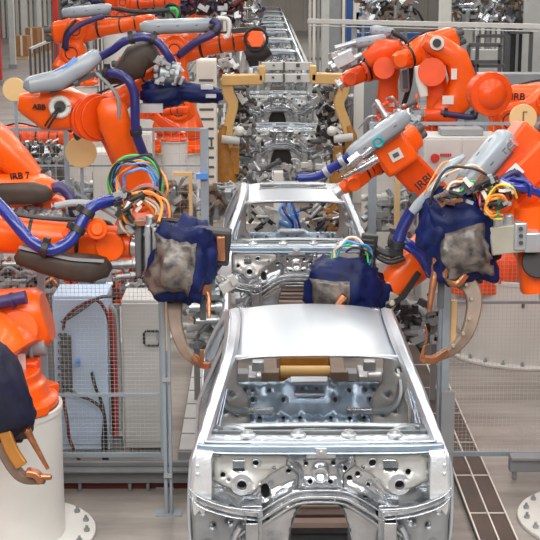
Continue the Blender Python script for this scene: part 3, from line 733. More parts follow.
# ---- pedestals
def pedestal(c, r, h, label, fr=.75, bolts=True):
    t = thing('robot_pedestal', c, label, 'pedestal', None)
    c = V(c)
    k = MB(); k.lathe(c, (0, 0, 1), [(.03, r), (h-.05, r), (h-.045, r+.012), (h, r+.012)], 48); k.build('drum', WHITE, t)
    k = MB(); k.lathe(c, (0, 0, 1), [(0, fr), (.035, fr)], 48); fl = k.build('floor_flange', WHITE, t, bevel=.008)
    n = max(12, int(20*fr/.75))
    for i in range(n):
        a = 2*PI*i/n; p = c+V((math.cos(a)*(fr-.07), math.sin(a)*(fr-.07), .035)); k = MB(); k.cyl(p, p+V((0, 0, .025)), .024, seg=6); k.cyl(p, p+V((0, 0, .05)), .012, seg=8); k.build('bolt', STEEL_D, fl)
    k = MB(); k.lathe(c+V((0, 0, h)), (0, 0, 1), [(0, r*.97), (.006, r*.97)], 40); k.build('top_plate', BRONZE, t)
    return t
PA = V((at(62, 450, 10.65).x-.5, 10.65, 0)); pedestal(PA, .50, 1.12, 'white cylindrical pedestal at the lower left corner')
PF = V((2.46, 10.9, 0)); pedestal(PF, .50, 1.05, 'white pedestal with a bolted round floor flange at the lower right corner')
PG = V((2.72, 16.2, 0)); t = pedestal(PG, .84, 1.0, 'wide white drum pedestal behind the mesh fence on the right', .95)
k = MB()
for px, py, h in ((502, 295, .12), (481, 303, .08)):
    p = at(px, py, 15.45); a = math.atan2(p.y-PG.y, p.x-PG.x)
    k.box(V((PG.x+.845*math.cos(-PI/2+(px-500)/90), PG.y+.845*math.sin(-PI/2+(px-500)/90), p.z)), (.03, .02, h))
k.build('slot_cover', DGREY, t)
PC = V(at(135, 320, 17.0)); PC.z = 0; pedestal(PC, .45, .9, 'white pedestal behind the cabinets on the left', .6)
PB = V((-3.9, 13.6, 0)); pedestal(PB, .45, .9, 'white pedestal beyond the left edge behind the fence', .6)
PE = V((3.12, 13.5, 0)); pedestal(PE, .42, .9, 'white pedestal at the right edge behind the mesh fence', .5)

# ---- A: front left robot
W_ = at(128, 246, 11.2)
ra, n, u, Q = robot('orange robot at left reaching over the cabinets, bright blue hose along its arm', PA+V((0, 0, 1.128)), at(-42, 318, 10.75), at(-90, 226, 11.2), at(112, 243, 11.2), at(146, 247, 11.15), sc=1.15, nrm=(0, 1, 0), decals=False)
hose(ra, [at(-22, 184, 11.0), at(1, 207, 10.9), at(16, 224, 10.82), at(30, 240, 10.8), at(50, 250, 10.78), at(70, 241, 10.8), at(84, 218, 10.86), at(92, 207, 10.9), at(108, 201, 11.0), at(122, 198, 11.05)], .05, clamps=(.42, .62, .72))
k = MB(); k.loft([(at(17, 252, 10.92), .03, .05, 2.2), (at(20, 254, 10.92), .10, .08, 3), (at(45, 261, 10.92), .11, .10, 3), (at(70, 267, 10.92), .12, .11, 3), (at(92, 268, 10.92), .12, .11, 3), (at(107, 267, 10.92), .08, .08, 2.4), (at(112, 266, 10.92), .02, .02, 2)], (0, 1, 0), 24)
k.build('arm_cover', GLOVE, ra, smooth=50)
k = MB(); k.sweep([at(19, 247, 10.80), at(45, 253, 10.80), at(72, 259, 10.80), at(104, 261, 10.80)], .03, .02, (0, 1, 0)); k.build('cover_seam', GREY, ra)
k = MB(); k.tube([at(52, 207, 11.0), at(75, 203, 11.0), at(100, 206, 11.0), at(118, 216, 11.0)], .03, 10); k.build('arm_rail', GREY, ra)
k = MB(); k.cyl(at(68, 232, 10.98), at(68, 232, 10.9), .05); k.cyl(at(96, 228, 11.02), at(97, 229, 10.90), .085, seg=24); k.cyl(at(97, 229, 10.9), at(97, 229, 10.87), .05, seg=24); k.build('axis_cap', ORANGE, ra, bevel=.008)
k = MB(); k.cyl(at(10, 350, 10.85), at(46, 346, 10.85), .075, seg=20); k.cyl(at(30, 350, 10.85), at(34, 350, 10.85), .085); k.build('base_motor', GREY, ra, bevel=.01)
k = MB(); k.loft([(at(-20, 325, 11.0), .22, .28, 3), (at(20, 322, 11.0), .24, .27, 3), (at(40, 318, 11.0), .22, .25, 3), (at(48, 316, 11.0), .18, .2, 3)], (0, 1, 0)); k.cyl(at(18, 330, 10.76), at(18, 330, 10.70), .16, seg=28); k.build('gear_housing', ORANGE, ra, bevel=.01)
k = MB(); k.cyl(at(-12, 305, 10.7), at(26, 297, 10.7), .055, seg=16); k.cyl(at(11, 301, 10.7), at(14, 300, 10.7), .066); k.build('hose_sleeve', HOSEP, ra)
k = MB(); k.box(at(22, 372, 10.8), (.30, .2, .24)); k.cyl(at(14, 375, 10.69), at(14, 375, 10.6), .05); k.build('connector_box', ORANGE_D, ra, bevel=.03)
k = MB(); k.box(at(22, 366, 10.68), (.06, .02, .2)); k.build('white_label', WHITE, ra)

# ---- guns
def gun_a():
    t = thing('welding_gun', at(190, 300, 10.9), 'navy covered welding gun left of the second car body, bronze arm reaching down', 'welding gun', 'cloth covered welding guns')
    o = MB()
    for px, w_, h_ in ((149, .05, .44), (156, .035, .40), (164, .06, .34), (172, .10, .36)):
        o.box(at(px, 249, 11.0), (w_, .26, h_))
    o.cyl(at(150, 215, 10.95), at(150, 232, 10.95), .035); o.cyl(at(160, 212, 10.95), at(160, 228, 10.95), .03); o.cyl(at(175, 268, 10.9), at(175, 232, 10.9), .06)
    o.box(at(164, 222, 10.95), (.12, .12, .06))
    o.build('gun_bracket', ALU, t, bevel=.01)
    k = MB(); k.box(at(140, 247, 11.02), (.05, .36, .42)); k.box(at(152, 282, 10.95), (.05, .1, .1)); k.torus(at(153, 277, 10.9), (0, 1, 0), .07, .012, a0=PI, a1=2*PI); k.build('tool_changer', DGREY, t, bevel=.01)
    cover(t, at(185, 262, 10.85), (.26, .25, .33), (-.25, -1, .12), 3, amp=.3, up=(.12, 0, 1), wtest=lambda d: d.y > .5 and -.6 < d.z < .5 and -.35 < d.x < .85)
    k = MB(); k.box(at(208, 245, 10.9), (.36, .2, .28), rot=Matrix.Rotation(.1, 3, 'Y')); k.build('transformer', DARK, t, bevel=.02)
    k = MB(); k.box(at(221, 248, 10.82), (.07, .1, .20)); k.build('copper_shunt', COPPER, t, bevel=.01)
    k = MB(); k.sweep([at(178, 288, 10.9), at(175, 305, 10.85), at(176, 325, 10.75), at(182, 345, 10.65), at(192, 358, 10.55), at(205, 366, 10.45)], lambda t: .06, lambda t: .14-.09*t, (0, 1, 0)); k.build('fixed_arm', BRONZE, t, bevel=.01)
    k = MB(); k.sweep([at(194, 356, 10.5), at(202, 364, 10.44), at(209, 366, 10.4)], .05, .04, (0, 1, 0)); k.cyl(at(202, 350, 10.44), at(202, 362, 10.44), .015); k.build('lower_electrode', COPPER, t)
    k = MB(); k.tube([at(203, 285, 10.75), at(208, 296, 10.72), at(209, 318, 10.65)], lambda t: .03-.016*t, 10); k.box(at(205, 286, 10.75), (.09, .08, .12)); k.build('upper_electrode', COPPER, t)
    k = MB(); k.box(at(203, 304, 10.85), (.05, .04, .26)); k.build('guide_rod', DGREY, t)
    return t
ga = gun_a()
def gun_f():
    t = thing('welding_gun', at(460, 290, 10.9), 'navy covered welding gun whose C-shaped bronze arm hangs beside the right fence', 'welding gun', 'cloth covered welding guns')
    cover(t, at(460, 241, 10.9), (.29, .27, .35), (-.12, -1, .10), 11, amp=.3, up=(-.25, 0, 1), wtest=lambda d: d.y > .45 and -.72 < d.z < .30 and -.62 < d.x < .50)
    cover(t, at(440, 222, 10.95), (.16, .22, .26), (-.3, -1, .2), 5, window=False, amp=.22, up=(.3, 0, 1))
    k = MB(); k.box(at(505, 237, 10.85), (.27, .24, .23), rot=Matrix.Rotation(-.12, 3, 'Y')); k.build('gun_body', CREAM_METAL, t, bevel=.012)
    k = MB(); k.cyl(at(497, 216, 10.8), at(497, 226, 10.8), .05); k.cyl(at(508, 214, 10.8), at(508, 228, 10.8), .045); k.box(at(520, 236, 10.74), (.10, .06, .22)); k.box(at(531, 241, 10.8), (.13, .16, .16)); k.build('connector_block', ALU, t, bevel=.012)
    k = MB()
    for z in (229, 236, 243): k.cyl(at(521, z, 10.7), at(521, z, 10.68), .018, seg=12)
    k.build('port', DARK, t)
    k = MB(); k.sweep([at(455, 276, 10.85), at(468, 284, 10.8), at(474, 298, 10.75), at(472, 318, 10.68), at(465, 336, 10.6), at(452, 350, 10.5), at(438, 357, 10.42)], lambda t: .07, lambda t: .16-.10*t, (0, 1, 0)); fa = k.build('fixed_arm', BRONZE, t, bevel=.012)
    P = [at(466, 284, 10.74), at(471, 298, 10.70), at(469, 318, 10.63), at(463, 333, 10.55), at(453, 345, 10.47)]
    k = MB()
    for p in P: k.cyl(p, p-V((0, .03, 0)), .012, seg=8)
    k.build('bolt', CREAM_METAL, fa)
    k = MB(); k.sweep([at(446, 352, 10.46), at(434, 359, 10.40), at(422, 359, 10.34)], .07, .05, (0, 1, 0)); k.cyl(at(422, 358, 10.33), at(424, 346, 10.33), .016, .010); k.tube([at(425, 346, 10.33), at(427, 335, 10.33), at(425, 325, 10.33)], .008); k.build('lower_electrode', COPPER, t, bevel=.008)
    k = MB(); k.tube([at(437, 268, 10.75), at(433, 285, 10.72), at(429, 312, 10.68)], lambda t: .04-.02*t, 12); k.box(at(440, 264, 10.78), (.13, .1, .12)); k.tube([at(447, 262, 10.7), at(446, 276, 10.7), at(456, 284, 10.7), at(466, 274, 10.7)], .032, 10); k.build('upper_electrode', COPPER, t)
    k = MB(); k.box(at(441, 291, 10.8), (.05, .05, .28)); k.build('guide_rod', DGREY, t)
    bundle(t, at(470, 206, 10.75), .25, [ORC, CREAMC, PINK, GREEN, DARK, ORC, BLUEC, DARK, ORC, CREAMC], (0, -1, 0), .008, 4, -.1, PI+.1)
    bundle(t, at(498, 205, 10.7), .15, [ORC, YELLC, CREAMC, PINK, DARK, ORC, ORC], (0.2, -1, 0), .008, 9, -1.2, PI)
    bundle(t, at(510, 190, 10.9), .10, [HOSE, GREEN, HOSEP, HOSE], (0, -1, .2), .018, 2, -.6, PI)
    return t
CREAM_METAL = mat('cream_metal', (0.44, 0.40, 0.33), 0.45, .2, .08, 5)
gf = gun_f()
def gun_e():
    t = thing('welding_gun', at(350, 300, 11.75), 'welding gun in a navy cover resting behind the roof of the nearest car body', 'welding gun', 'cloth covered welding guns')
    cover(t, at(344, 288, 11.85), (.33, .26, .27), (-.2, -1, .1), 21, amp=.22, wtest=lambda d: d.y > .35 and -.9 < d.z < .25 and -.1 < d.x < .78)
    cover(t, at(370, 297, 11.95), (.20, .2, .2), (.2, -1, .1), 8, window=False, amp=.2)
    k = MB(); k.box(at(368, 252, 11.95), (.14, .09, .32), rot=Matrix.Rotation(.1, 3, 'Y')); vb = k.build('valve_block', DARK, t, bevel=.01)
    k = MB()
    for i in range(6): k.box(at(368, 240+i*5, 11.90), (.10, .02, .012), rot=Matrix.Rotation(.1, 3, 'Y'))
    k.build('cooling_fin', DGREY, vb)
    k = MB(); k.tube([at(345, 296, 11.52), at(340, 302, 11.5), at(336, 308, 11.48)], lambda t: .045-.02*t, 10); k.build('electrode', COPPER, t)
    k = MB(); k.box(at(388, 302, 11.9), (.12, .2, .22), rot=Matrix.Rotation(.5, 3, 'Y')); k.cyl(at(392, 303, 11.78), at(392, 303, 11.74), .03); k.box(at(386, 286, 11.9), (.16, .1, .07), rot=Matrix.Rotation(-.5, 3, 'Y')); k.build('gun_bracket', CREAM_METAL, t, bevel=.012)
    bundle(t, at(354, 258, 11.9), .16, [TEAL, GREEN, CREAMC, PINK, BLUEC, DARK], (0, -1, 0), .009, 6, .2, PI+.5)
    return t
ge = gun_e()
bundle(ga, at(137, 185, 11.1), .20, [BLUEC, TEAL, GREEN, YELLC, DARK, BLUEC, DARK, HOSE, ORC], (0, -1, 0), .009, 3, -.4, PI+.6)
bundle(ga, at(143, 213, 11.0), .20, [CREAMC, ORC, DARK, CREAMC, ORC, PINK, DARK, BRONZE, ORC], (0, -1, 0), .009, 12, -.9, PI+.9)
hose(ga, [at(122, 200, 11.05), at(124, 215, 11.05), at(126, 232, 11.05)], .03, mat('green_hose', (.12, .4, .08), .4), 'cable')
k = MB(); k.box(at(122, 212, 11.1), (.07, .12, .34)); k.build('hose_bracket', GREY, ga, bevel=.01)
k = MB(); k.tube([at(170, 228, 10.9), at(190, 226, 10.85), at(205, 240, 10.85)], .03, 8); k.tube([at(158, 220, 10.9), at(180, 222, 10.85), at(200, 238, 10.85)], .02, 8); k.build('cable', DARK, ga)

def connectors(t, px0, px1, py0, py1, Y, n, seed):
    rnd = random.Random(seed)
    for i in range(n):
        p = at(rnd.uniform(px0, px1), rnd.uniform(py0, py1), Y+rnd.uniform(-.05, .12)); s = rnd.uniform(.04, .085); R_ = Matrix.Rotation(rnd.uniform(-1.2, 1.2), 3, 'Y'); k = MB()
        if i % 3: k.box(p, (s, s*.7, s*.45), rot=R_)
        else: d = R_ @ V((s*.8, 0, 0)); k.cyl(p-d, p+d, s*.25, seg=10); k.cyl(p+d*.5, p+d, s*.36, seg=10)
        k._build('connector', (DARK, ALU, WHITE, DGREY, DARK, COPPER)[i % 6], t, smooth=40)
connectors(gf, 438, 510, 178, 206, 10.62, 44, 3)
connectors(ga, 118, 158, 192, 232, 10.82, 26, 4)
connectors(ge, 362, 400, 246, 262, 11.95, 14, 6)
def gun_left():
    t = thing('welding_gun', at(8, 470, 9.6), 'welding gun in a dark navy cover entering at the lower left edge', 'welding gun', 'cloth covered welding guns')
    cover(t, at(-10, 392, 9.6), (.27, .25, .38), (.3, -1, 0), 31, window=False, amp=.12, up=(-.40, 0, 1), m=NAVYD)
    k = MB(); k.box(at(8, 428, 9.6), (.34, .2, .14), rot=Matrix.Rotation(-.1, 3, 'Y')); k.box(at(18, 435, 9.58), (.08, .1, .1)); k.build('gun_body', DARK, t, bevel=.02)
    k = MB(); k.sweep([at(-4, 425, 9.55), at(2, 445, 9.52), at(14, 468, 9.5), at(26, 478, 9.5), at(46, 479, 9.5)], .10, lambda t: .10-.05*t, (0, 1, 0)); fa = k.build('fixed_arm', BRONZE, t, bevel=.012)
    k = MB(); k.sweep([at(4, 430, 9.45), at(12, 450, 9.43), at(22, 466, 9.42)], .05, .09, (0, 1, 0)); k.build('copper_band', COPPER_O, fa, bevel=.01)
    k = MB(); k.sweep([at(26, 472, 9.44), at(36, 474, 9.44), at(42, 482, 9.44)], .09, .05, (0, 1, 0)); k.cyl(at(36, 477, 9.44), at(52, 477, 9.44), .028, .02); k.build('lower_electrode', COPPER, t, bevel=.01)
    k = MB(); k.tube([at(26, 428, 9.5), at(32, 440, 9.5), at(48, 469, 9.48)], lambda t: .034-.02*t, 10); k.build('upper_electrode', COPPER, t)
    return t
COPPER_O = mat('orange_copper', (0.62, 0.27, 0.06), .4, .5, .15, 6)
gl = gun_left()
k = thing('welding_robot', (-3.6, 9.2, 0), 'orange robot beyond the left edge holding the lowest welding gun', 'robot arm')
kk = MB(); kk.lathe((-3.6, 9.2, 0), (0, 0, 1), [(0, .5), (1.0, .45), (1.6, .3)], 28); kk.build('base', ORANGE, k)
kk = MB(); kk.loft([((-3.6, 9.2, 1.5), .2, .25, 3), ((-3.4, 9.3, 2.1), .2, .22, 3), (at(-60, 360, 9.55), .18, .18, 3), (at(-26, 385, 9.6), .12, .12, 3)], (0, 1, 0)); kk.build('forearm', ORANGE, k)

# ---- F: big right robot
rf, n, u, Q = robot('large orange robot at the right edge with a grey cable housing above its arm', PF+V((0, 0, 1.056)), at(622, 225, 11.3), at(585, 120, 11.5), at(506, 205, 11.15), at(498, 225, 11.0), sc=1.25, nrm=(.25, 1, .1))
grey_box(rf, at(462, 190, 10.95), at(509, 134, 11.1), .10)
k = MB(); k.loft([(at(412, 212, 10.95), .05, .035, 2.4), (at(418, 205, 10.95), .06, .04, 3), (at(436, 184, 10.9), .05, .025, 3), (at(452, 164, 10.9), .06, .035, 3), (at(464, 156, 10.92), .03, .02, 2.4)], (0, 1, 0)); k.build('sheath', ALU_P, rf, smooth=50)
k = MB(); k.sweep([at(466, 197, 11.2), at(500, 165, 11.25), at(530, 128, 11.3)], .34, .22, (0, 1, 0), smooth=False); k.sweep([at(478, 214, 11.1), at(512, 182, 11.15), at(545, 150, 11.2)], .38, .25, (0, 1, 0), smooth=False); k.build('arm_housing', ORANGE_D, rf, bevel=.03)
X_ = (at(545, 150, 11)-at(478, 214, 11)).normalized(); 
k = MB(); k.box(at(515, 172, 10.92), (.11, .10, .01), ax=(X_, V((0, -1, 0)).cross(X_).normalized(), V((0, -1, 0)))); k.build('white_label', WHITE, rf)
k = MB(); k.box(at(515, 172, 10.912), (.04, .05, .01), ax=(X_, V((0, -1, 0)).cross(X_).normalized(), V((0, -1, 0)))); k.build('label_mark', BLACKP, rf)
k = MB()
for i in range(7):
    k.cyl(at(455+i*9, 200-i*9, 11.02), at(460+i*9, 195-i*9, 11.0), .035 if i % 2 else .05, seg=12)
k.build('cable_fitting', STEEL, rf)
k = MB(); k.loft([(at(530, 205, 11), .12, .14, 3), (at(533, 240, 11), .14, .15, 3), (at(538, 290, 11), .12, .14, 3)], (0, 1, 0)); k.build('wrist_housing', ORANGE, rf)
k = MB(); k.cyl(at(538, 262, 10.8), at(538, 262, 10.95), .13, seg=28); k.build('black_cap', DARK, rf, bevel=.01)
hose(rf, [at(545, 195, 10.85), at(525, 188, 10.8), at(512, 186, 10.8), at(500, 180, 10.82)], .035, HOSE)
# ---- E: right robot behind
re_, n, u, Q = robot('orange robot between the two fence panels, mostly hidden behind the covered gun on the right', PE+V((0, 0, .906)), at(560, 250, 13.5), at(500, 190, 13.3), at(408, 268, 12.1), at(388, 292, 11.95), sc=1.1, nrm=(.5, .5, .3))
hose(re_, [at(417, 203, 11.5), at(410, 214, 11.6), at(402, 230, 11.7), at(397, 247, 11.75)], .055, clamps=(.95, .08))
hose(re_, [at(392, 240, 11.8), at(405, 243, 11.75), at(418, 252, 11.75), at(428, 266, 11.8), at(432, 274, 11.85)], .055, clamps=(.05,))
k = MB(); k.tube([at(376, 248, 11.85), at(388, 254, 11.8), at(402, 252, 11.8)], .03); k.tube([at(376, 256, 11.85), at(390, 262, 11.8), at(405, 258, 11.8)], .025); k.box(at(396, 248, 11.8), (.12, .1, .12)); k.build('cable', DARK, re_)
k = MB(); k.loft([(at(378, 300, 12.0), .10, .06, 3), (at(392, 285, 12.0), .16, .13, 3), (at(412, 265, 12.05), .17, .17, 3), (at(434, 244, 12.1), .16, .18, 3)], (0, 1, 0)); k.build('wrist_housing', ORANGE, re_, bevel=.01)
k = MB(); k.sweep([at(386, 306, 11.85), at(402, 296, 11.85), at(418, 272, 11.9)], .12, .05, (0, 1, 0), smooth=False); k.build('guard_strip', DARK, re_)
# ---- G
rg, n, u, Q = robot('orange robot reaching over the second car body under a pale grey cable housing', PG+V((0, 0, 1.006)), at(462, 226, 16.2), at(394, 150, 15.9), at(352, 182, 15.6), at(335, 194, 15.6), sc=.80, nrm=(-.15, 1, .1), decals=False)
grey_box(rg, at(348, 158, 15.2), at(408, 114, 15.3), .10)
hose(rg, [at(296, 178, 15.3), at(318, 176, 15.25), at(335, 166, 15.2), at(350, 156, 15.15)], .05, clamps=(.5, .85), cm=ALU)
k = MB(); k.tube([at(338, 172, 15.2), at(352, 163, 15.15), at(372, 148, 15.15)], .03); k.tube([at(342, 178, 15.2), at(360, 168, 15.15), at(378, 158, 15.15)], .028); k.cyl(at(350, 163, 15.1), at(360, 155, 15.1), .06); k.box(at(368, 164, 15.2), (.25, .1, .08), rot=Matrix.Rotation(-.6, 3, 'Y')); k.build('pipe_coupling', STEEL, rg)
k = MB(); k.torus(at(378, 142, 15.15), (0, 1, 0), .05, .018); k.build('cable', TEAL, rg)
d_ = (at(436, 196, 15.4)-at(395, 150, 15.4)).normalized(); Yv = V((0, -1, 0)).cross(d_).normalized()
k = MB(); k.sweep([at(396, 154, 15.75), at(440, 200, 15.95)], .40, .36, (0, 1, 0), smooth=False); k.build('arm_housing', ORANGE_D, rg, bevel=.04)
k = MB(); k.box(at(393, 151, 15.6), (.42, .44, .42), rot=Matrix.Rotation(-.6, 3, 'Y')); k.build('joint_block', ORANGE, rg, bevel=.05)
text('lettering', 'IRBI', .13, at(424, 182, 15.4), V((.62, 0, .55)), V((-.55, 0, .62)), BLACKP, rg)
k = MB(); k.box(at(396, 155, 15.36), (.14, .01, .12), rot=Matrix.Rotation(-.5, 3, 'Y')); k.build('white_label', WHITE, rg)
k = MB(); k.box(at(396, 155, 15.352), (.07, .008, .05), rot=Matrix.Rotation(-.5, 3, 'Y')); k.build('label_mark', DGREY, rg)
k = MB(); k.loft([(at(486, 287, 15.9), .50, .40, 3), (at(486, 272, 15.9), .50, .40, 3), (at(484, 250, 15.95), .42, .36, 3), (at(482, 236, 16.0), .3, .3, 3)], (1, 0, 0), 28)
for i in range(7): k.box(at(452+i*12, 272, 15.47), (.03, .05, .28))
k.build('ribbed_base', ORANGE_D, rg, bevel=.01)
# ---- C: left robot with lettering
rc, n, u, Q = robot('orange robot at upper left with a white-rimmed round port and a long grey cable housing', PC+V((0, 0, .906)), at(144, 196, 17.0), at(102, 112, 16.8), at(160, 72, 16.6), at(178, 76, 16.6), sc=.82, nrm=(.1, 1, 0), decals=False)
k = MB(); k.loft([(at(20, 102, 16.5), .12, .10, 3), (at(26, 103, 16.5), .2, .14, 3), (at(40, 107, 16.5), .25, .20, 3.4), (at(44, 107, 16.5), .25, .27, 3.4), (at(66, 108, 16.5), .26, .26, 3.4), (at(78, 111, 16.5), .2, .22, 3), (at(88, 113, 16.55), .2, .22, 2.6)], (0, 1, 0), 28); k.build('rear_housing', ORANGE, rc, smooth=40)
k = MB(); k.torus(at(60, 107, 16.22), (0, 1, 0), .10, .035, rs=12); k.build('port_ring', WHITE, rc)
k = MB(); k.cyl(at(60, 107, 16.22), at(60, 107, 16.35), .10, seg=24); k.tube([at(60, 108, 16.18), at(54, 118, 16.12), at(48, 128, 16.15)], .014); k.tube([at(58, 108, 16.18), at(50, 118, 16.12), at(45, 126, 16.15)], .012); k.build('port_opening', DARK, rc)
text('lettering', 'ABB', .085, at(39, 107, 16.2), (1, 0, -.05), (0, -.2, 1), BLACKP, rc, .01)
k = MB()
for i, (px, r_) in enumerate(((88, .25), (93, .27), (98, .25))): k.cyl(at(px, 117, 16.45), at(px+4, 118, 16.35), r_*1.04, seg=32)
k.build('gear_ring', ORANGE_D, rc, bevel=.01)
k = MB()
for i in range(14):
    a = 2*PI*i/14; k.cyl(at(96, 118, 16.45)+V((0.06, math.cos(a)*.24, math.sin(a)*.24)), at(96, 118, 16.45)+V((.09, math.cos(a)*.24, math.sin(a)*.24)), .014, seg=8)
k.build('ring_bolt', DGREY, rc)
k = MB(); k.loft([(at(109, 98, 16.2), .06, .10, 3), (at(111, 106, 16.2), .11, .17, 3), (at(115, 124, 16.2), .11, .19, 3), (at(122, 146, 16.3), .12, .15, 3), (at(130, 164, 16.4), .12, .15, 3), (at(140, 190, 16.5), .13, .17, 3)], (0, 1, 0)); k.build('front_link', ORANGE, rc, smooth=40)
k = MB(); k.loft([(at(126, 120, 16.17), .02, .03, 2.4), (at(122, 128, 16.17), .03, .06, 2.4), (at(116, 136, 16.17), .02, .03, 2.4)], (0, 1, 0)); k.build('link_recess', DARK, rc)
k = MB(); k.loft([(at(24, 84, 16.1), .06, .05, 2.6), (at(30, 85, 16.1), .13, .10, 3), (at(58, 80, 16.15), .15, .12, 3.4), (at(82, 66, 16.2), .14, .11, 3.4), (at(97, 56, 16.2), .11, .09, 3), (at(100, 54, 16.2), .07, .06, 2.6)], (0, 1, 0), 24); k.build('cable_housing', ALU_P, rc, smooth=40)
k = MB(); k.sweep([at(55, 73, 16.05), at(66, 67, 16.05), at(76, 58, 16.08)], .02, .05, (0, 1, 0)); k.build('blue_strip', BLUEC, rc)
k = MB(); k.beam(at(50, 92, 16.2), at(100, 72, 16.25), .1, .06); k.cyl(at(74, 84, 16.1), at(79, 82, 16.1), .04); k.build('bracket', DGREY, rc)
hose(rc, [at(98, 58, 16.2), at(112, 50, 16.15), at(125, 41, 16.1), at(143, 37, 16.1), at(158, 42, 16.1), at(168, 55, 16.1), at(172, 62, 16.15)], .05, HOSEM, clamps=(.4, .62))
hose(rc, [at(106, 73, 16.1), at(118, 74, 16.0), at(128, 80, 15.95), at(134, 93, 15.95), at(135, 110, 15.95), at(136, 132, 16.0), at(142, 150, 16.1), at(148, 164, 16.2)], .055, HOSEM, clamps=(.02, .72, .97))
k = MB(); k.tube([at(95, 72, 16.1), at(108, 84, 16.05), at(118, 98, 16.05), at(119, 118, 16.1)], .022); k.build('cable', GREY, rc)
k = MB(); k.loft([(at(104, 82, 16.3), .06, .04, 2.4), (at(118, 76, 16.3), .14, .10, 2.6), (at(136, 62, 16.3), .18, .2, 2.8), (at(148, 58, 16.3), .18, .24, 2.8), (at(153, 66, 16.3), .12, .14, 2.6)], (0, 1, 0), 24); k.build('arm_cover', GLOVE, rc, smooth=60)
k = MB()
rnd = random.Random(5)
k.cyl(at(160, 72, 16.3), at(180, 74, 16.3), .13)
for i in range(34): k.box(at(rnd.uniform(156, 182), rnd.uniform(58, 84), 16.25+rnd.uniform(-.12, .1)), (rnd.uniform(.03, .1), .08, rnd.uniform(.02, .06)), rot=Matrix.Rotation(rnd.uniform(0, 3), 3, 'Y'))
for i in range(8): p = at(rnd.uniform(156, 182), rnd.uniform(58, 82), 16.1); k.cyl(p, p+V((0, .1, 0)), .035, seg=12)
k.build('tool_changer', STEEL_D, rc, bevel=.008)
t = thing('welding_gun', at(185, 95, 16.4), 'welding gun in a long navy cover below the upper left robot, pointing right', 'welding gun', 'cloth covered welding guns')
MB().blob(at(165, 92, 16.4), (.28, .2, .17), (V((1, 0, .1)), V((0, -1, 0)), V((-.1, 0, 1))), 4, .25).build('cloth_cover', NAVY, t, smooth=75)
MB().blob(at(195, 93, 16.4), (.32, .15, .11), (V((1, 0, -.12)), V((0, -1, 0)), V((.12, 0, 1))), 9, .2).build('gun_sleeve', NAVY, t, smooth=75)
k = MB(); k.box(at(207, 87, 16.2), (.14, .05, .05)); k.box(at(211, 96, 16.2), (.12, .05, .04)); k.box(at(150, 108, 16.1), (.3, .1, .10)); k.build('gun_tip', ALU, t)
# ---- B: left edge
rb, n, u, Q = robot('orange robot cut by the left edge, with a black quilted cover under its arm', PB+V((0, 0, .906)), at(-50, 230, 13.6), at(-46, 135, 13.5), at(8, 168, 13.4), None, sc=.9, nrm=(.1, 1, 0), decals=False)
k = MB(); k.loft([(at(-20, 132, 13.1), .2, .18, 3), (at(0, 146, 13.1), .2, .17, 3), (at(18, 163, 13.1), .18, .14, 3), (at(34, 178, 13.1), .15, .10, 3)], (0, 1, 0)); k.build('upper_link', ORANGE, rb, smooth=40)
k = MB(); k.loft([(at(-30, 192, 13.0), .16, .17, 3), (at(20, 190, 13.0), .18, .16, 3), (at(42, 188, 13.0), .17, .13, 3), (at(51, 193, 13.0), .15, .12, 2.6), (at(54, 196, 13.0), .09, .08, 2.4)], (0, 1, 0), 24); k.build('front_arm', ORANGE, rb, smooth=40)
k = MB(); k.loft([(at(-8, 194, 12.8), .06, .08, 3), (at(2, 194, 12.8), .08, .10, 3.2), (at(34, 193, 12.8), .08, .10, 3), (at(46, 194, 12.8), .07, .08, 2.4), (at(52, 195, 12.8), .03, .04, 2)], (0, 1, 0), 24); k.build('arm_cover', GLOVE, rb, smooth=60)
text('lettering', 'IRB 7', .085, at(20, 176, 12.86), (.95, 0, .1), (0, -.2, 1), BLACKP, rb, .01)
k = MB(); k.loft([(at(24, 208, 13.2), .1, .05, 3), (at(40, 205, 13.2), .12, .06, 3), (at(56, 202, 13.2), .12, .07, 3), (at(68, 206, 13.25), .10, .06, 3)], (0, 1, 0)); k.build('wrist_housing', ORANGE, rb, smooth=40)
hose(rb, [at(53, 188, 12.9), at(60, 187, 12.9), at(68, 194, 12.9), at(73, 204, 12.9), at(74, 214, 13)], .05, HOSEP, clamps=(.75,))
rnd = random.Random(2); k = MB()
for i in range(46):
    p = at(rnd.uniform(18, 76), rnd.uniform(208, 222), 13+rnd.uniform(-.1, .2)); k.box(p, (.10, .08, .05), rot=Matrix.Rotation(rnd.uniform(0, 3), 3, 'Y'))
    if i % 3 == 0: k.cyl(p, p-V((0, .1, 0)), .04, seg=10)
k.build('tool_changer', STEEL_D, rb, bevel=.008)

# ---- far robots
def far(label, Bp, Sp, Ep, Wp, Y, sc=1, Tp=None, nrm=(0, 1, 0), m=None, z0=.6, **kw):
    plab = 'white pedestal standing under the ' + ' '.join(label.split()[:9])
    b = at(Bp[0], Bp[1], Y); S_ = at(Sp[0], Sp[1], Y)
    r_ = robot(label, b, S_, at(Ep[0], Ep[1], Y), at(Wp[0], Wp[1], Y-.2), at(Tp[0], Tp[1], Y-.2) if Tp else None, sc=sc, nrm=nrm, m=m, **kw)
    p = thing('robot_pedestal', (b.x, b.y, 0), plab, 'pedestal')
    k_ = MB(); k_.lathe((b.x, b.y, 0), (0, 0, 1), [(0, .55*sc), (.03, .55*sc), (.03, .4*sc), (b.z-.02, .4*sc), (b.z-.02, .44*sc), (b.z-.004, .44*sc)], 28); k_.build('drum', WHITE, p)
    return r_[0]
r1 = far('orange robot at top left whose arm runs level beneath a grey tube', (74, 84), (74, 52), (78, 30), (150, 22), 24, 1.0, (166, 26), m=ORANGE)
grey_box(r1, at(62, 13, 23.6), at(112, 8, 23.6), .09)
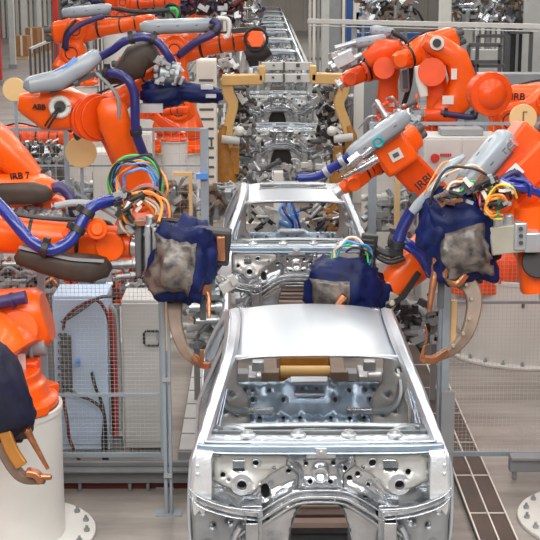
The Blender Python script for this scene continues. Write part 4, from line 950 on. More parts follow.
hose(r1, [at(66, 50, 23.5), at(68, 36, 23.4), at(82, 24, 23.4), at(104, 16, 23.4)], .045, HOSEP)
k = MB(); k.tube([at(63, 48, 23.5), at(66, 32, 23.4), at(76, 20, 23.4)], .025); k.tube([at(112, 8, 23.5), at(140, 12, 23.4), at(170, 10, 23.4)], .04); k.build('cable', DARK, r1)
bundle(r1, at(172, 14, 23.5), .13, [GREEN, TEAL, DARK, BLUEC], (0, -1, 0), .025, 3)
r2 = far('orange robot whose long arm points right to a black clamp beside the far bodies', (178, 150), (180, 106), (176, 48), (252, 40), 21, 1.08, (266, 40), m=ORANGE)
grey_box(r2, at(140, 27, 20.6), at(216, 24, 20.6), .10)
hose(r2, [at(178, 56, 20.5), at(196, 42, 20.4), at(212, 34, 20.4), at(218, 26, 20.45), at(212, 20, 20.5)], .06, HOSEP, clamps=(.6,))
k = MB(); k.tube([at(216, 18, 20.5), at(228, 20, 20.5), at(229, 34, 20.5), at(224, 38, 20.5)], .035); k.build('white_pipe', WHITE, r2)
k = MB(); k.sweep([at(232, 31, 20.5), at(266, 28, 20.5)], .2, .07, (0, 1, 0), smooth=False); k.loft([(at(246, 52, 20.5), .18, .12, 3), (at(262, 52, 20.5), .2, .14, 3), (at(269, 48, 20.5), .1, .1, 3)], (0, 1, 0)); k.loft([(at(252, 50, 20.5), .12, .12, 3), (at(254, 66, 20.5), .06, .07, 3)], (0, 1, 0)); k.build('black_clamp', DARK, r2, smooth=50)
k = MB(); k.cyl(at(256, 39, 20.25), at(256, 39, 20.12), .13, seg=6); k.build('axis_cap', ORANGE, r2, bevel=.01); k = MB(); k.torus(at(256, 39, 20.2), (0, 1, 0), .16, .022); k.build('dark_joint_ring', DARK, r2)
r3 = far('orange robot arm lying low behind the fence rail at left', (4, 168), (8, 150), (20, 137), (72, 138), 20.5, .8, m=ORANGE_D)
r4 = far('red-orange robot half hidden behind the upper left arm cover', (174, 140), (174, 130), (152, 112), (186, 110), 19.5, .46, m=ORANGE_D)
r5 = far('red-orange robot half hidden behind the long grey housing at top', (150, 90), (150, 60), (140, 62), (190, 52), 25.5, .9, m=ORANGE_D)
r6 = far('small orange robot arm at the top edge above the level arms', (120, 30), (122, 16), (124, 2), (176, 2), 30, .9, m=ORANGE_D)
r6b = far('small orange robot arm cut by the top edge near the far bodies', (196, 40), (196, 22), (198, -2), (222, 6), 33, .9, m=ORANGE_D)
r7 = far('orange robot at upper right with a grey tube and a tool pointing left', (388, 150), (385, 122), (388, 62), (350, 78), 21.5, 1.0, (338, 86), m=ORANGE_D)
grey_box(r7, at(352, 44, 21), at(386, 38, 21), .075); grey_box(r7, at(370, 30, 21.3), at(394, 33, 21.3), .08)
k = MB(); k.loft([(at(366, 60, 21), .14, .12, 3), (at(380, 52, 21), .2, .2, 3), (at(396, 52, 21), .2, .2, 3), (at(402, 56, 21), .12, .12, 3)], (0, 1, 0)); k.cyl(at(384, 68, 20.8), at(384, 68, 20.65), .16, seg=24); k.build('joint_block', ORANGE_D, r7, smooth=40)
k = MB()
for a, b_, r_ in (((335, 48), (356, 42), .04), (((332, 68)), (352, 56), .05), ((340, 66), (362, 54), .04), ((338, 56), (352, 50), .05)): k.cyl(at(*a, 20.9), at(*b_, 20.9), r_, seg=12)
for px in (338, 344, 350): k.box(at(px, 62-(px-338)*.5, 20.9), (.10, .12, .16), rot=Matrix.Rotation(-.5, 3, 'Y'))
k.build('gripper', ALU, r7)
hose(r7, [at(392, 32, 21), at(406, 40, 20.9), at(411, 56, 20.9), at(410, 82, 20.9), at(404, 104, 21)], .04, DARK)
hose(r7, [at(390, 36, 21), at(400, 44, 20.9), at(404, 60, 20.9), at(406, 84, 20.9)], .03, DGREY)
grey_box(r7, at(404, 66, 20.8), at(405, 92, 20.8), .07)
r8 = far('orange robot at upper right with a thick curved lower arm', (432, 140), (440, 124), (430, 48), (400, 60), 20.5, 1.0, m=ORANGE)
k = MB(); k.loft([(at(424, 40, 20), .16, .10, 2.6), (at(438, 46, 20), .2, .16, 3), (at(456, 58, 20), .2, .18, 3), (at(463, 78, 20), .2, .2, 3), (at(458, 100, 20), .2, .2, 3), (at(440, 118, 20), .2, .2, 3)], (0, 1, 0), 24); k.build('curved_arm', ORANGE, r8, smooth=50)
k = MB(); k.cyl(at(437, 43, 19.8), at(437, 43, 19.7), .10, seg=24); k.build('port_ring', WHITE, r8); k = MB(); k.cyl(at(437, 43, 19.7), at(437, 43, 19.66), .06, seg=24); k.build('port_opening', DARK, r8)
k = MB(); k.box(at(448, 100, 19.75), (.16, .02, .12)); k.box(at(454, 74, 19.75), (.08, .02, .15)); k.build('white_label', WHITE, r8)
k = MB(); k.loft([(at(412, 116, 19.9), .12, .10, 3), (at(440, 115, 19.9), .14, .11, 3), (at(455, 118, 19.9), .1, .1, 3)], (0, 1, 0)); k.cyl(at(432, 72, 20.1), at(432, 72, 19.8), .2, seg=24); k.build('link_arm', ORANGE_D, r8, smooth=40)
k = MB(); k.loft([(at(418, 66, 19.9), .06, .05, 3), (at(421, 80, 19.9), .06, .08, 3), (at(424, 96, 19.9), .06, .06, 3)], (0, 1, 0)); k.build('white_strut', WHITE, r8)
hose(r8, [at(470, 62, 20), at(475, 80, 19.9), at(476, 100, 19.9), at(474, 116, 19.85), at(460, 116, 19.8), at(440, 113, 19.8)], .045, HOSEP, clamps=(.05, .6, .97))
r9 = far('orange robot at the right edge with a round shoulder disc beside the tan disc', (512, 150), (506, 118), (541, 99), (600, 99), 18.75, 1.0, m=ORANGE)
k = MB(); k.lathe(at(491, 94, 18.0), (.2, -1, 0), [(-.2, .27), (0, .29), (.03, .28), (.04, .2), (.10, .16), (.14, .08)], 32); k.build('shoulder_disc', ORANGE_D, r9)
text('lettering', 'IRB', .13, at(518, 97, 18.05), (1, 0, 0), (0, -.2, 1), BLACKP, r9, .01)

# ================================================================== FENCES
def mesh_panel(x0, x1, z0, z1, y, step=.045, r=.0028):
    k = MB(); n = int((x1-x0)/step); mz = int((z1-z0)/(step*1.0))
    for i in range(n+1): x = x0+(x1-x0)*i/n; k.bx(x-r, x+r, y-r, y+r, z0, z1)
    for j in range(mz+1): z = z0+(z1-z0)*j/mz; k.bx(x0, x1, y-r*2.5, y-r, z-r, z+r)
    return k
def fence(x0, x1, y, h, label, npan, base=True, m=None, step=.036, mid=(.35,), z0=.12, r=.0011):
    m = m or BGREY
    t = thing('mesh_fence', ((x0+x1)/2, y, 0), label, 'fence')
    w_ = (x1-x0)/npan
    for i in range(npan+1):
        x = x0+w_*i; k = MB(); k.bx(x-.03, x+.03, y-.03, y+.03, 0, h); k.bx(x-.08, x+.08, y-.06, y+.06, 0, .012)
        p = k.build('post', m, t, bevel=.004)
    for i in range(npan):
        a, b = x0+w_*i+.03, x0+w_*(i+1)-.03
        mesh_panel(a, b, z0, h-.03, y, step, r).build('wire_panel', LGREY, t, smooth=30)
        k = MB(); k.bx(a, b, y-.015, y+.015, h-.04, h); k.bx(a, b, y-.015, y+.015, z0-.02, z0+.02)
        for q in mid: k.bx(a, b, y-.012, y+.012, h*q-.012, h*q+.012)
        k.build('rail', m, t)
    return t
BEAMG = mat('guard_beam_grey', (0.17, 0.175, 0.18), .45, 0, .08, 4)
# near left fence, standing on a raised guard beam
YF = 11.72
xl = at(62, 480, YF).x
fl = fence(xl-2.2, -1.30, YF, 2.25, 'wire mesh fence on the left in front of the pale blue cabinet', 3, z0=.30, mid=(.38,))
k = MB(); k.bx(-6, -1.0, YF-.13, YF-.05, .08, .20); k.bx(-6, -1.0, YF-.20, YF-.05, .20, .225); k.bx(-6, -1.0, YF-.10, YF-.05, .225, .27)
for px in (80, 130, 148, 215): x = at(px, 488, YF-.1).x; k.bx(x-.015, x+.015, YF-.12, YF-.08, 0, .08)
tag(k.build('guard_beam', BEAMG, bevel=.006), 'grey steel guard beam at floor level below the left cabinets', 'beam')
k = MB(); k.bx(-6, -1.05, YF-.05, YF-.035, 0, .085); tag(k.build('plinth_board', DRED), 'dark red plinth strip under the left cabinets', 'plinth')
YG = 12.0
fr_ = fence(1.17, 4.1, YG, 2.25, 'wire mesh fence on the right in front of the wide white drum', 1, z0=.2, mid=(.72,))
k = MB(); k.bx(1.80, 6, YG-.16, YG-.06, .08, .20); k.bx(1.80, 6, YG-.20, YG-.05, .20, .23)
for x in (1.85, 2.6, 3.4): k.bx(x-.02, x+.02, YG-.13, YG-.09, 0, .08)
tag(k.build('guard_beam', GREY, bevel=.006), 'grey steel guard beam at floor level on the right, beside the brown duct', 'beam')
# foreground posts
p = on_floor(169, 514); t = thing('fence_post', p, 'slim grey post standing alone on the floor left of the nearest car body', 'post')
k = MB(); k.bx(p.x-.035, p.x-.005, p.y-.03, p.y+.03, 0, 2.25); k.bx(p.x+.01, p.x+.035, p.y-.02, p.y+.03, 0, 1.9); k.build('upright', BGREY, t, bevel=.004)
k = MB(); k.bx(p.x-.11, p.x+.11, p.y-.06, p.y+.06, 0, .012); k.build('foot_plate', BGREY, t)
k = MB(); k.box((p.x, p.y-.04, .36), (.07, .03, .03)); k.box((p.x, p.y-.04, 1.2), (.07, .03, .03)); k.build('clip', ALU, t)
q = at(160.5, 298, 11.4); q2 = at(169, 352, 11.4); k = MB(); k.bx(q.x, q2.x, 11.42, 11.46, q2.z, q.z); k.build('tan_strip', TAN, t, bevel=.004)
p = at(443.5, 420, 11.6); t = thing('fence_post', (p.x, 11.6, 0), 'blue-grey square post just right of the nearest car body', 'post')
k = MB(); k.bx(p.x-.035, p.x+.03, 11.55, 11.65, 0, 2.05); k.build('upright', BGREY, t, bevel=.006)
k = MB(); k.bx(p.x-.035, p.x+.08, 11.50, 11.549, 0, .95); k.build('side_plate', GREY, t, bevel=.006); q = at(448, 300, 11.6); q2 = at(455.5, 346, 11.6); k = MB(); k.bx(p.x+.032, q2.x, 11.57, 11.62, q2.z, q.z); k.build('tan_strip', TAN, t, bevel=.004)
k = MB(); k.bx(p.x-.10, p.x+.10, 11.5, 11.7, 0, .012); k.build('foot_plate', BGREY, t)
# rear fences
YR = 18.0
a = at(18, 128, YR); b = at(206, 128, YR)
f2 = fence(a.x-1.2, b.x, YR, a.z, 'tall fence with clear panels behind the left robots', 4, mid=(.80,), step=.10, m=BGREY, r=.0014)
a = at(394, 122, 17.95)
f3 = fence(at(372, 122, 17.95).x, 5.0, 17.95, a.z, 'tall fence with a top rail behind the right robots', 3, mid=(.80,), step=.10, m=BGREY, r=.0014)
t = thing('column', (at(203, 200, 17.2).x, 17.2, 0), 'blue-grey steel column left of the second car body', 'column')
a = at(200, 128, 17.2); b = at(208, 128, 17.2); k = MB(); k.bx(a.x, b.x, 17.15, 17.25, 0, a.z); k.build('shaft', BGREY, t, bevel=.005)
k = MB(); k.box(at(202, 176, 17.1), (.14, .1, .07)); k.build('blue_fitting', BLUEC, t)
t = thing('column', (at(372, 200, 18).x, 18, 0), 'pale steel column right of the second car body roof', 'column')
a = at(368, 190, 18); b = at(376, 190, 18); k = MB(); k.bx(a.x, b.x, 17.9, 18.0, 0, a.z+.2); k.build('shaft', BGREY, t, bevel=.005)
for px, top, bot, Y, l in ((191, 176, 260, 17.6, 'tan upright strip beside the blue-grey column on the left'), (397, 178, 240, 18.2, 'tan upright strip behind the second car body on the right')):
    a = at(px-2.2, top, Y); b = at(px+2.2, bot, Y); k = MB(); k.bx(a.x, b.x, Y-.03, Y+.03, 0, a.z); k.bx(a.x-.2 if px < 300 else a.x, b.x, Y-.03, Y+.03, a.z, a.z+.05); tag(k.build('light_curtain', TAN), l, 'strip')

# tan discs on poles
def disc(px, py, rpx, Y, label, mark=False):
    c = at(px, py, Y); r_ = rpx*(Y/F)/math.cos(PITCH)
    t = thing('round_sign', (c.x, c.y, 0), label, 'disc')
    k = MB(); k.lathe(c+V((0, .015, 0)), (0, -1, 0), [(0, r_*.98), (.004, r_), (.026, r_), (.03, r_*.98)], 40); k.build('disc', TAN, t)
    k = MB(); k.bx(c.x-.02, c.x+.02, Y+.02, Y+.06, 0, c.z); k.build('pole', BGREY, t)
    if mark: k = MB(); k.box(c+V((0, -.018, 0)), (.018, .008, r_*.9)); k.box(c+V((.02, -.018, r_*.45)), (.05, .008, .015)); k.build('mark', BRONZE, t)
disc(14.5, 89.5, 11.5, 17.8, 'plain tan disc at the far left edge beside the grey cable housing')
disc(81, 152, 15.5, 17.7, 'large pale tan disc behind the fence below the robot gearbox')
disc(523, 118, 13.5, 16.8, 'tan disc with a small mark at the right edge', True)

# ================================================================== CABINETS
def cabinet(x0, x1, y, d, h, label, m, z0=0, doors=1, name='control_cabinet', handle=True, plinth=True):
    t = thing(name, ((x0+x1)/2, y, z0), label, 'cabinet')
    k = MB(); k.bx(x0, x1, y, y+d, z0, h); k.build('body', m, t, bevel=.012)
    w_ = (x1-x0)/doors
    for i in range(doors):
        k = MB(); k.bx(x0+w_*i+.012, x0+w_*(i+1)-.012, y-.018, y-.001, z0+.06, h-.03); dd = k.build('door', m, t, bevel=.005)
        if handle:
            k = MB(); hx = x0+w_*(i+1)-.09; k.bx(hx-.015, hx+.015, y-.04, y-.018, (z0+h)/2-.07, (z0+h)/2+.07); k.build('handle', DGREY, dd, bevel=.004)
    return t
def cabx(pxa, pxb, pyt, Y): a = at(pxa, pyt, Y); b = at(pxb, pyt, Y); return a.x, b.x, a.z
x0, x1, h = cabx(52, 106, 296, 12.45); tb = cabinet(x0, x1, 12.45, .5, h, 'pale blue cabinet behind the left wire fence', PALEB, .08, 1, handle=False)
k = MB()
for i in range(8):
    for j in range(2): k.cyl(at(60+j*5, 335+i*8, 12.42), at(60+j*5, 335+i*8, 12.38), .022, seg=12)
k.box(at(67, 362, 12.40), (.09, .03, .5)); k.build('socket_strip', DGREY, tb)
k = MB(); k.box(at(78, 362, 12.4), (.04, .05, .05)); k.build('blue_plug', BLUEC, tb)
x0, x1, h = cabx(121, 163, 300, 12.5); tb = cabinet(x0, x1, 12.5, .5, h, 'light grey cabinet with a black square pull, left of the bronze gun arm', LGREY, .08, 1, handle=False)
c = at(152, 338, 12.46); k = MB(); q = .075; k.tube([c+V((dx*q, -.01, dz*q*.9)) for dx, dz in ((-.7, -1), (-1, -.7), (-1, .7), (-.7, 1), (.7, 1), (1, .7), (1, -.7), (.7, -1), (-.7, -1))], .012, 8, smooth=False); k.build('pull', DARK, tb)
x0, x1, h = cabx(108, 119, 305, 12.7); t = thing('cable_riser', ((x0+x1)/2, 12.7, 0), 'vertical riser of red and grey cables between the two cabinets', 'cable riser')
k = MB(); k.bx(x0, x1, 12.72, 12.76, 0, h); k.build('back_plate', GREY, t)
for i, m_ in enumerate((DARK, DRED, PIPER if 'PIPER' in globals() else RED, RED, GREY, LGREY)):
    xx = x0+(x1-x0)*(i+.5)/6; k = MB(); k.tube([(xx, 12.66, .15), (xx+.01, 12.64, .8), (xx-.01, 12.66, 1.3), (xx-.06, 12.66, h)], .02, 8); k.build('cable', m_, t, smooth=70)
# loose cables in front of the cabinets
for i, (pts, m_, l) in enumerate((
    ([(63, 392), (64, 402), (67, 420), (70, 440), (80, 462)], DRED, 'dark red cable curling down the pale blue cabinet'),
    ([(62, 384), (76, 394), (94, 402), (104, 414), (103, 440), (104, 460)], DARK, 'black cable sagging across the pale blue cabinet'),
    ([(61, 322), (72, 316), (84, 308), (98, 298), (112, 296)], DGREY, 'dark hose running up over the pale blue cabinet'),
    ([(63, 330), (66, 318), (80, 306), (96, 300), (106, 312), (110, 330), (112, 360)], DRED, 'dark red hose arching over the pale blue cabinet'),
    ([(92, 372), (95, 386), (102, 404), (106, 430), (107, 461)], DARK, 'short black cable at the right of the pale blue cabinet'))):
    tag(MB().tube([at(a, b, 12.33) for a, b in pts], .016, 8).build('cable', m_, smooth=70), l, 'cable')
# machine clutter above the cabinets
def clutter(name, label, cat, px0, px1, py0, py1, Y, n, seed, mats=None, dy=.4, size=(.05, .16), floor=True):
    """a dense valve and clamp unit: brackets, cylinders, pipes on a frame that stands on the floor."""
    rnd = random.Random(seed); c = at((px0+px1)/2, py1, Y)
    t = thing(name, (c.x, Y, 0), label, cat)
    mats = mats or [(STEEL_D, 'clamp'), (DARK, 'valve'), (ALU, 'cylinder'), (COPPER, 'contact'), (GREY, 'bracket')]
    a = at(px0, py0, Y+dy/2); b = at(px1, py1, Y+dy/2)
    k = MB()
    for x in (a.x+.04, b.x-.04): k.bx(x-.03, x+.03, Y+dy/2, Y+dy/2+.06, 0, a.z)
    for z in (a.z-.05, (a.z+b.z)/2, b.z+.03): k.bx(a.x, b.x, Y+dy/2, Y+dy/2+.05, z-.025, z+.025)
    k.build('frame', GREY, t, bevel=.004)
    for m_, nm in mats:
        for i in range(n):
            k = MB()
            p = at(rnd.uniform(px0, px1), rnd.uniform(py0, py1), Y+rnd.uniform(-dy/2, dy/2)); s = rnd.uniform(*size)
            R_ = Matrix.Rotation(rnd.choice((0, 0, .5, -.5, 1.0, 1.57)), 3, 'Y') @ Matrix.Rotation(rnd.uniform(-.4, .4), 3, 'Z')
            q = rnd.random()
            if q < .45: k.box(p, (s, s*.7, s*.45), rot=R_); k.box(p+R_ @ V((s*.3, -s*.3, s*.2)), (s*.3, s*.5, s*.5), rot=R_)
            elif q < .8:
                d = R_ @ V((s*.8, 0, 0)); k.cyl(p-d, p+d, s*.22, seg=10); k.cyl(p+d*.6, p+d, s*.32, seg=10)
            else:
                e = p+V((rnd.uniform(-2, 2)*s, rnd.uniform(-.5, .5)*s, rnd.uniform(-2, 2)*s)); k.tube([p, p.lerp(e, .5)+V((0, -s*.5, s*.6)), e], s*.12, 6, 5)
            k._build(nm, m_, t, smooth=40)
    return t
CM1 = [(STEEL_D, 'clamp'), (ALU, 'cylinder'), (ORANGE_D, 'orange_bracket'), (DARK, 'valve'), (DRED, 'hose')]
clutter('valve_unit', 'crowded valve unit of grey and copper fittings above the light cabinet', 'valve unit', 62, 160, 276, 304, 13.25, 26, 11, CM1)
clutter('valve_unit', 'dark valve unit under the black arm cover at left', 'valve unit', 0, 52, 262, 292, 13.2, 26, 12)
clutter('valve_unit', 'grey machinery beside the roof of the nearest car body at left', 'valve unit', 192, 232, 282, 350, 13.6, 20, 13, [(LGREY, 'plate'), (STEEL_D, 'bracket'), (ALU, 'cylinder')], size=(.08, .22))
clutter('valve_unit', 'grey pipe unit between the second car body and the right post', 'valve unit', 392, 438, 300, 342, 13.8, 20, 14, [(GREY, 'pipe'), (ALU, 'cylinder'), (DARK, 'valve')], size=(.08, .2))
clutter('valve_unit', 'orange and grey fittings behind the bright blue hose', 'valve unit', 98, 148, 236, 296, 13.6, 9, 15, [(ORANGE_D, 'orange_bracket'), (STEEL_D, 'clamp')], size=(.08, .2))

# the right hand cabinet with a red logo
x0, x1, h = cabx(424, 500, 137, 17.2); tb = cabinet(x0, x1, 17.2, .6, h, 'light grey double cabinet with a red round logo behind the right robot', LGREY, 0, 2, handle=False)
c = at(435, 158, 17.15); k = MB(); k.cyl(c, c-V((0, .02, 0)), .055, seg=24); k.build('logo_dot', RED, tb)
k = MB()
for i in range(6): k.box(at(441+i*1.9, 155, 17.15), (.018, .02, .035))
k.build('logo_lettering', RED, tb)
a = at(440, 128, 17.4); b = at(482, 137, 17.4); k = MB(); k.bx(a.x, b.x, 17.3, 17.6, h, a.z); k.build('cooling_unit', GREY, tb, bevel=.01)
for pa, pb, pt, Y, m_, l in ((92, 128, 152, 19.5, WHITE, 'white cabinet behind the fence below the gearbox'), (130, 152, 132, 19.2, WHITE, 'tall white cabinet behind the fence left of the column'),
                             (40, 62, 160, 21, DGREY, 'dark cabinet low behind the left fence'), (152, 198, 150, 21.5, LGREY, 'pale louvred cabinet behind the column at left'), (196, 216, 60, 24.5, CREAM, 'cream perforated cabinet under the long robot arm'),
                             (20, 60, 150, 22.5, LGREY, 'light cabinet at the left behind the low robot arm')):
    x0, x1, h = cabx(pa, pb, pt, Y); t = cabinet(x0, x1, Y, .5, h, l, m_, 0, 1)
    if 'louvred' in l or 'perforated' in l:
        k = MB()
        for i in range(14): k.bx(x0+.05, x1-.05, Y-.03, Y-.018, .3+i*(h-.5)/14, .34+i*(h-.5)/14)
        k.build('louvre', DGREY, t)
k = MB()
a = at(120, 168, 18.9); k.bx(a.x-.14, a.x+.14, 18.9, 18.95, 0, .02); 
k.bm.free()

# ================================================================== FLOOR DUCT at right (brown cover plates with pale edges)
t = thing('cable_duct', (1.45, 8.6, 0), 'brown floor duct with pale edge strips running beside the nearest car body', 'duct')
y0, y1 = 9.2, 16.2
k = MB(); k.bx(1.30, 1.61, y0, y1, 0, .05); k.build('duct_body', DGREY, t)
n = 8
for i in range(n):
    a = y0+(y1-y0)*i/n; k = MB(); k.bx(1.312, 1.45, a+.012, a+(y1-y0)/n-.012, .05, .06); k.bx(1.466, 1.60, a+.012, a+(y1-y0)/n-.012, .05, .06); k.build('cover_plate', BROWN, t, bevel=.004)
k = MB()
for x in (1.303, 1.458, 1.607): k.bx(x-.006, x+.006, y0, y1, .05, .07)
for i in range(n+1): a = y0+(y1-y0)*i/n; k.bx(1.30, 1.61, a-.005, a+.005, .05, .064)
k.build('edge_strip', CREAM, t)
# low floor duct on the left of the line and station plates between the bodies
t = thing('cable_duct', (-1.35, 12.5, 0), 'pale stepped floor duct left of the nearest car body', 'duct')
k = MB(); k.bx(-1.22, -1.02, 12.3, 16.0, 0, .12); k.build('duct_body', GREY, t, bevel=.01)
for i in range(8): k = MB(); k.bx(-1.21, -1.03, 12.32+i*.46, 12.74+i*.46, .12, .135); k.build('cover_plate', LGREY, t, bevel=.004)

# fixture between the first and second bodies, seen through the near windscreen
t = thing('lifting_fixture', (X0, 13.4, 0), 'ochre lifting fixture on the floor seen through the nearest windscreen opening', 'fixture')
a = at(280, 372, 13.2); b = at(330, 372, 13.2)
k = MB(); k.cyl((a.x, 13.2, .62), (b.x, 13.2, .62), .06, seg=18); k.build('roller', YEL, t, bevel=.008)
k = MB(); k.bx(a.x, b.x, 13.5, 13.75, .40, .68); k.bx(a.x, b.x, 13.1, 13.3, .30, .45); k.build('beam', OCHRE, t, bevel=.01)
for px in (270, 338):
    c = at(px, 372, 13.3); k = MB(); k.bx(c.x-.075, c.x+.075, 13.1, 13.9, 0, .62); k.bx(c.x-.09, c.x+.09, 13.05, 13.15, .0, .66); k.build('side_column', BRONZE, t, bevel=.01)
for px in (256, 366):
    c = at(px, 370, 13.3); k = MB(); k.box((c.x, 13.3, .45), (.16, .4, .3)); k.box((c.x+.02, 13.15, .70), (.12, .1, .1)); k.cyl((c.x, 13.1, .60), (c.x+.14, 13.1, .60), .05, seg=14); k.bx(c.x-.04, c.x+.04, 13.2, 13.4, 0, .4); k.build('clamp_block', ALU, t, bevel=.01)
k = MB(); k.bx(-.9, .9, 14.2, 14.4, 0, .3); k.build('cross_beam', GREY, t, bevel=.01)

# ================================================================== STATION beyond the second body
t = thing('tooling_frame', (X0, 22, 0), 'dark tooling with blue cables standing right behind the second car body windscreen', 'fixture')
k = MB(); k.bx(-1.0, 1.0, 21.2, 21.4, .4, .6); k.bx(-1.0, -.85, 21.2, 21.4, 0, .6); k.bx(.85, 1.0, 21.2, 21.4, 0, .6); k.bx(-.25, -.10, 21.2, 21.4, .6, 1.4); k.build('frame', WHITE, t, bevel=.01)
rnd = random.Random(8)
for m_, nm, lo, hi in ((DARK, 'clamp', 302, 345), (BRONZE, 'contact', 305, 345), (STEEL_D, 'bracket', 232, 350), (ALU, 'cylinder', 232, 350), (BLUEC, 'connector', 286, 300), (OCHRE, 'ochre_link', 325, 345), (LGREY, 'plate', 232, 300), (DARK, 'valve', 236, 300)):
    for i in range(20):
        k = MB(); p = at(rnd.uniform(lo, hi), rnd.uniform(205, 245), 21.1+rnd.uniform(-.3, .3)); s = rnd.uniform(.05, .14); R_ = Matrix.Rotation(rnd.uniform(-1, 1), 3, 'Y')
        if i % 2: k.box(p, (s, s*.7, s*.5), rot=R_)
        else: d = R_ @ V((s, 0, 0)); k.cyl(p-d, p+d, s*.25, seg=10)
        k._build(nm, m_, t, smooth=40)
for i in range(4):
    k = MB(); k.tube([at(283+i*3, 203, 20.8), at(280+i*5, 212, 20.7), at(290+i*3, 224, 20.7), at(286+i*5, 234, 20.8)], .02, 8); k.build('cable', HOSE if i % 2 else BLUEC, t, smooth=70)
def gantry(s_, label):
    Y = 25.5; cx = 0
    t = thing('ochre_frame', (s_*1.0, Y, 0), label, 'frame')
    A = lambda px, py: at(px, py, Y)
    if s_ < 0: pts = dict(top=((222, 80), (263, 79)), arm=((226, 78), (229, 95), (233, 105), (229, 125), (228, 150)), roll=((222, 137), (240, 139)), low=(216, 242))
    else: pts = dict(top=((311, 78), (348, 79)), arm=((344, 78), (343, 92), (339, 104), (345, 122), (350, 140)), roll=((333, 137), (352, 135)), low=(330, 356))
    k = MB(); k.sweep([A(*p) for p in pts['top']], .3, .19, (0, 1, 0), smooth=False); k.sweep([A(*p) for p in pts['arm']], .22, lambda t: .22-.06*t, (0, 1, 0)); k.box(A(262 if s_ < 0 else 313, 73), (.12, .3, .28)); k.build('arm', YEL, t, bevel=.02)
    c = A(*pts['roll'][0]); d = A(*pts['roll'][1]); k = MB(); k.cyl(c+V((0, -.3, 0)), d+V((0, -.3, 0)), .075, seg=18); k.build('roller', LGREY, t, bevel=.006)
    lo = A(pts['low'][0], 150); hi = A(pts['low'][1], 150)
    k = MB(); k.loft([(V(((lo.x*1.2+hi.x*.8)/2, Y, 0)), .2, .22, 3), (V(((lo.x*1.2+hi.x*.8)/2, Y, .6)), .22, .2, 3), (A(226 if s_ < 0 else 349, 165), .2, .16, 3), (A(222 if s_ < 0 else 352, 135), .16, .09, 3), (A(225 if s_ < 0 else 348, 125), .14, .05, 3)], (0, 1, 0)); k.box(A(235 if s_ < 0 else 338, 160), (.16, .3, .5)); k.build('ochre_base', OCHRE, t, smooth=40, bevel=.01)
    k = MB(); k.sweep([A(233, 135) if s_ < 0 else A(342, 135), A(240, 128) if s_ < 0 else A(335, 128), A(246, 134) if s_ < 0 else A(328, 134)], .06, .05, (0, 1, 0)); c = A(240 if s_ < 0 else 331, 129); k.lathe(c+V((0, -.3, 0)), (0, -1, 0), [(0, .09), (.05, .07), (.08, .03)], 16); k.build('white_cap', WHITE, t)
    return t
gantry(-1, 'ochre clamping frame left of the roofless underbodies'); gantry(1, 'ochre clamping frame right of the roofless underbodies')
CM2 = [(STEEL_D, 'clamp'), (DARK, 'valve'), (ALU, 'cylinder'), (STEEL, 'bracket'), (DGREY, 'link'), (BRONZE, 'contact')]
clutter('clamping_unit', 'dense grey clamping unit left of the nearer roofless underbody', 'clamping unit', 226, 250, 84, 178, 26.4, 20, 21, CM2, size=(.08, .22), dy=.5)
clutter('clamping_unit', 'dense grey clamping unit right of the nearer roofless underbody', 'clamping unit', 318, 345, 84, 178, 26.4, 20, 22, CM2, size=(.08, .22), dy=.5)
clutter('clamping_unit', 'low clamping unit in front of the nearer roofless underbody', 'clamping unit', 248, 322, 164, 184, 24.0, 9, 23, [(ALU, 'plate'), (STEEL, 'clamp'), (DGREY, 'link'), (LGREY, 'bracket')], size=(.08, .22))
clutter('clamping_unit', 'clamping unit above the left ochre frame with hoses', 'clamping unit', 202, 236, 56, 78, 27.5, 14, 24, [(STEEL, 'clamp'), (ALU, 'cylinder'), (DRED, 'hose'), (LGREY, 'bracket')], size=(.08, .22))
clutter('clamping_unit', 'clamping unit above the right ochre frame with brown hoses', 'clamping unit', 331, 352, 54, 74, 27.5, 12, 25, [(STEEL, 'clamp'), (ALU, 'cylinder'), (BRONZE, 'hose'), (LGREY, 'bracket')], size=(.08, .22))
clutter('clamping_unit', 'clamping unit left of the long robot arm tip', 'clamping unit', 186, 222, 60, 130, 28.5, 14, 26, [(LGREY, 'plate'), (ALU, 'cylinder'), (STEEL_D, 'clamp')], size=(.1, .25))
for py, Y, l in ((78, 38.3, 'nearer white crossbeam over the far underbody'), (66, 40.6, 'farther white crossbeam below the queued bodies')):
    a = at(257, py, Y); b = at(312, py, Y)
    t = thing('crossbeam', (0, Y, 0), l, 'beam', 'white crossbeams across the line')
    k = MB(); k.bx(a.x, b.x, Y-.1, Y+.1, a.z-.11, a.z+.11); k.build('beam', WHITE, t, bevel=.01)
    for x in (a.x+.05, b.x-.05): k = MB(); k.bx(x-.05, x+.05, Y-.05, Y+.05, 0, a.z-.11); k.build('post', LGREY, t)
    k = MB(); c = at(284, py, Y-.12); k.box(c, (.05, .06, .22)); k.box(c+V((-.3, 0, .02)), (.06, .04, .04)); k.box(c+V((.4, 0, .02)), (.10, .04, .1)); k.build('sensor', DGREY, t)
# side rails that flank the far queue
for s_ in (-1, 1):
    k = MB(); k.bx(s_*1.25-.05, s_*1.25+.05, 40, 88, .75, .9)
    for i in range(12): k.bx(s_*1.25-.05, s_*1.25+.05, 40.2+i*4, 40.3+i*4, 0, .75)
    tag(k.build('side_rail', LGREY), 'long pale rail on the %s of the queued far bodies' % ('left' if s_ < 0 else 'right'), 'rail')

# ================================================================== BACKGROUND
def boxat(name, px0, px1, py0, py1, Y, d, m_, label, cat, z0=None, bev=.01, foot=True):
    a = at(px0, py0, Y); b = at(px1, py1, Y); k = MB(); k.bx(a.x, b.x, Y, Y+d, 0 if foot else b.z, a.z)
    return tag(k.build(name, m_, bevel=bev), label, cat)
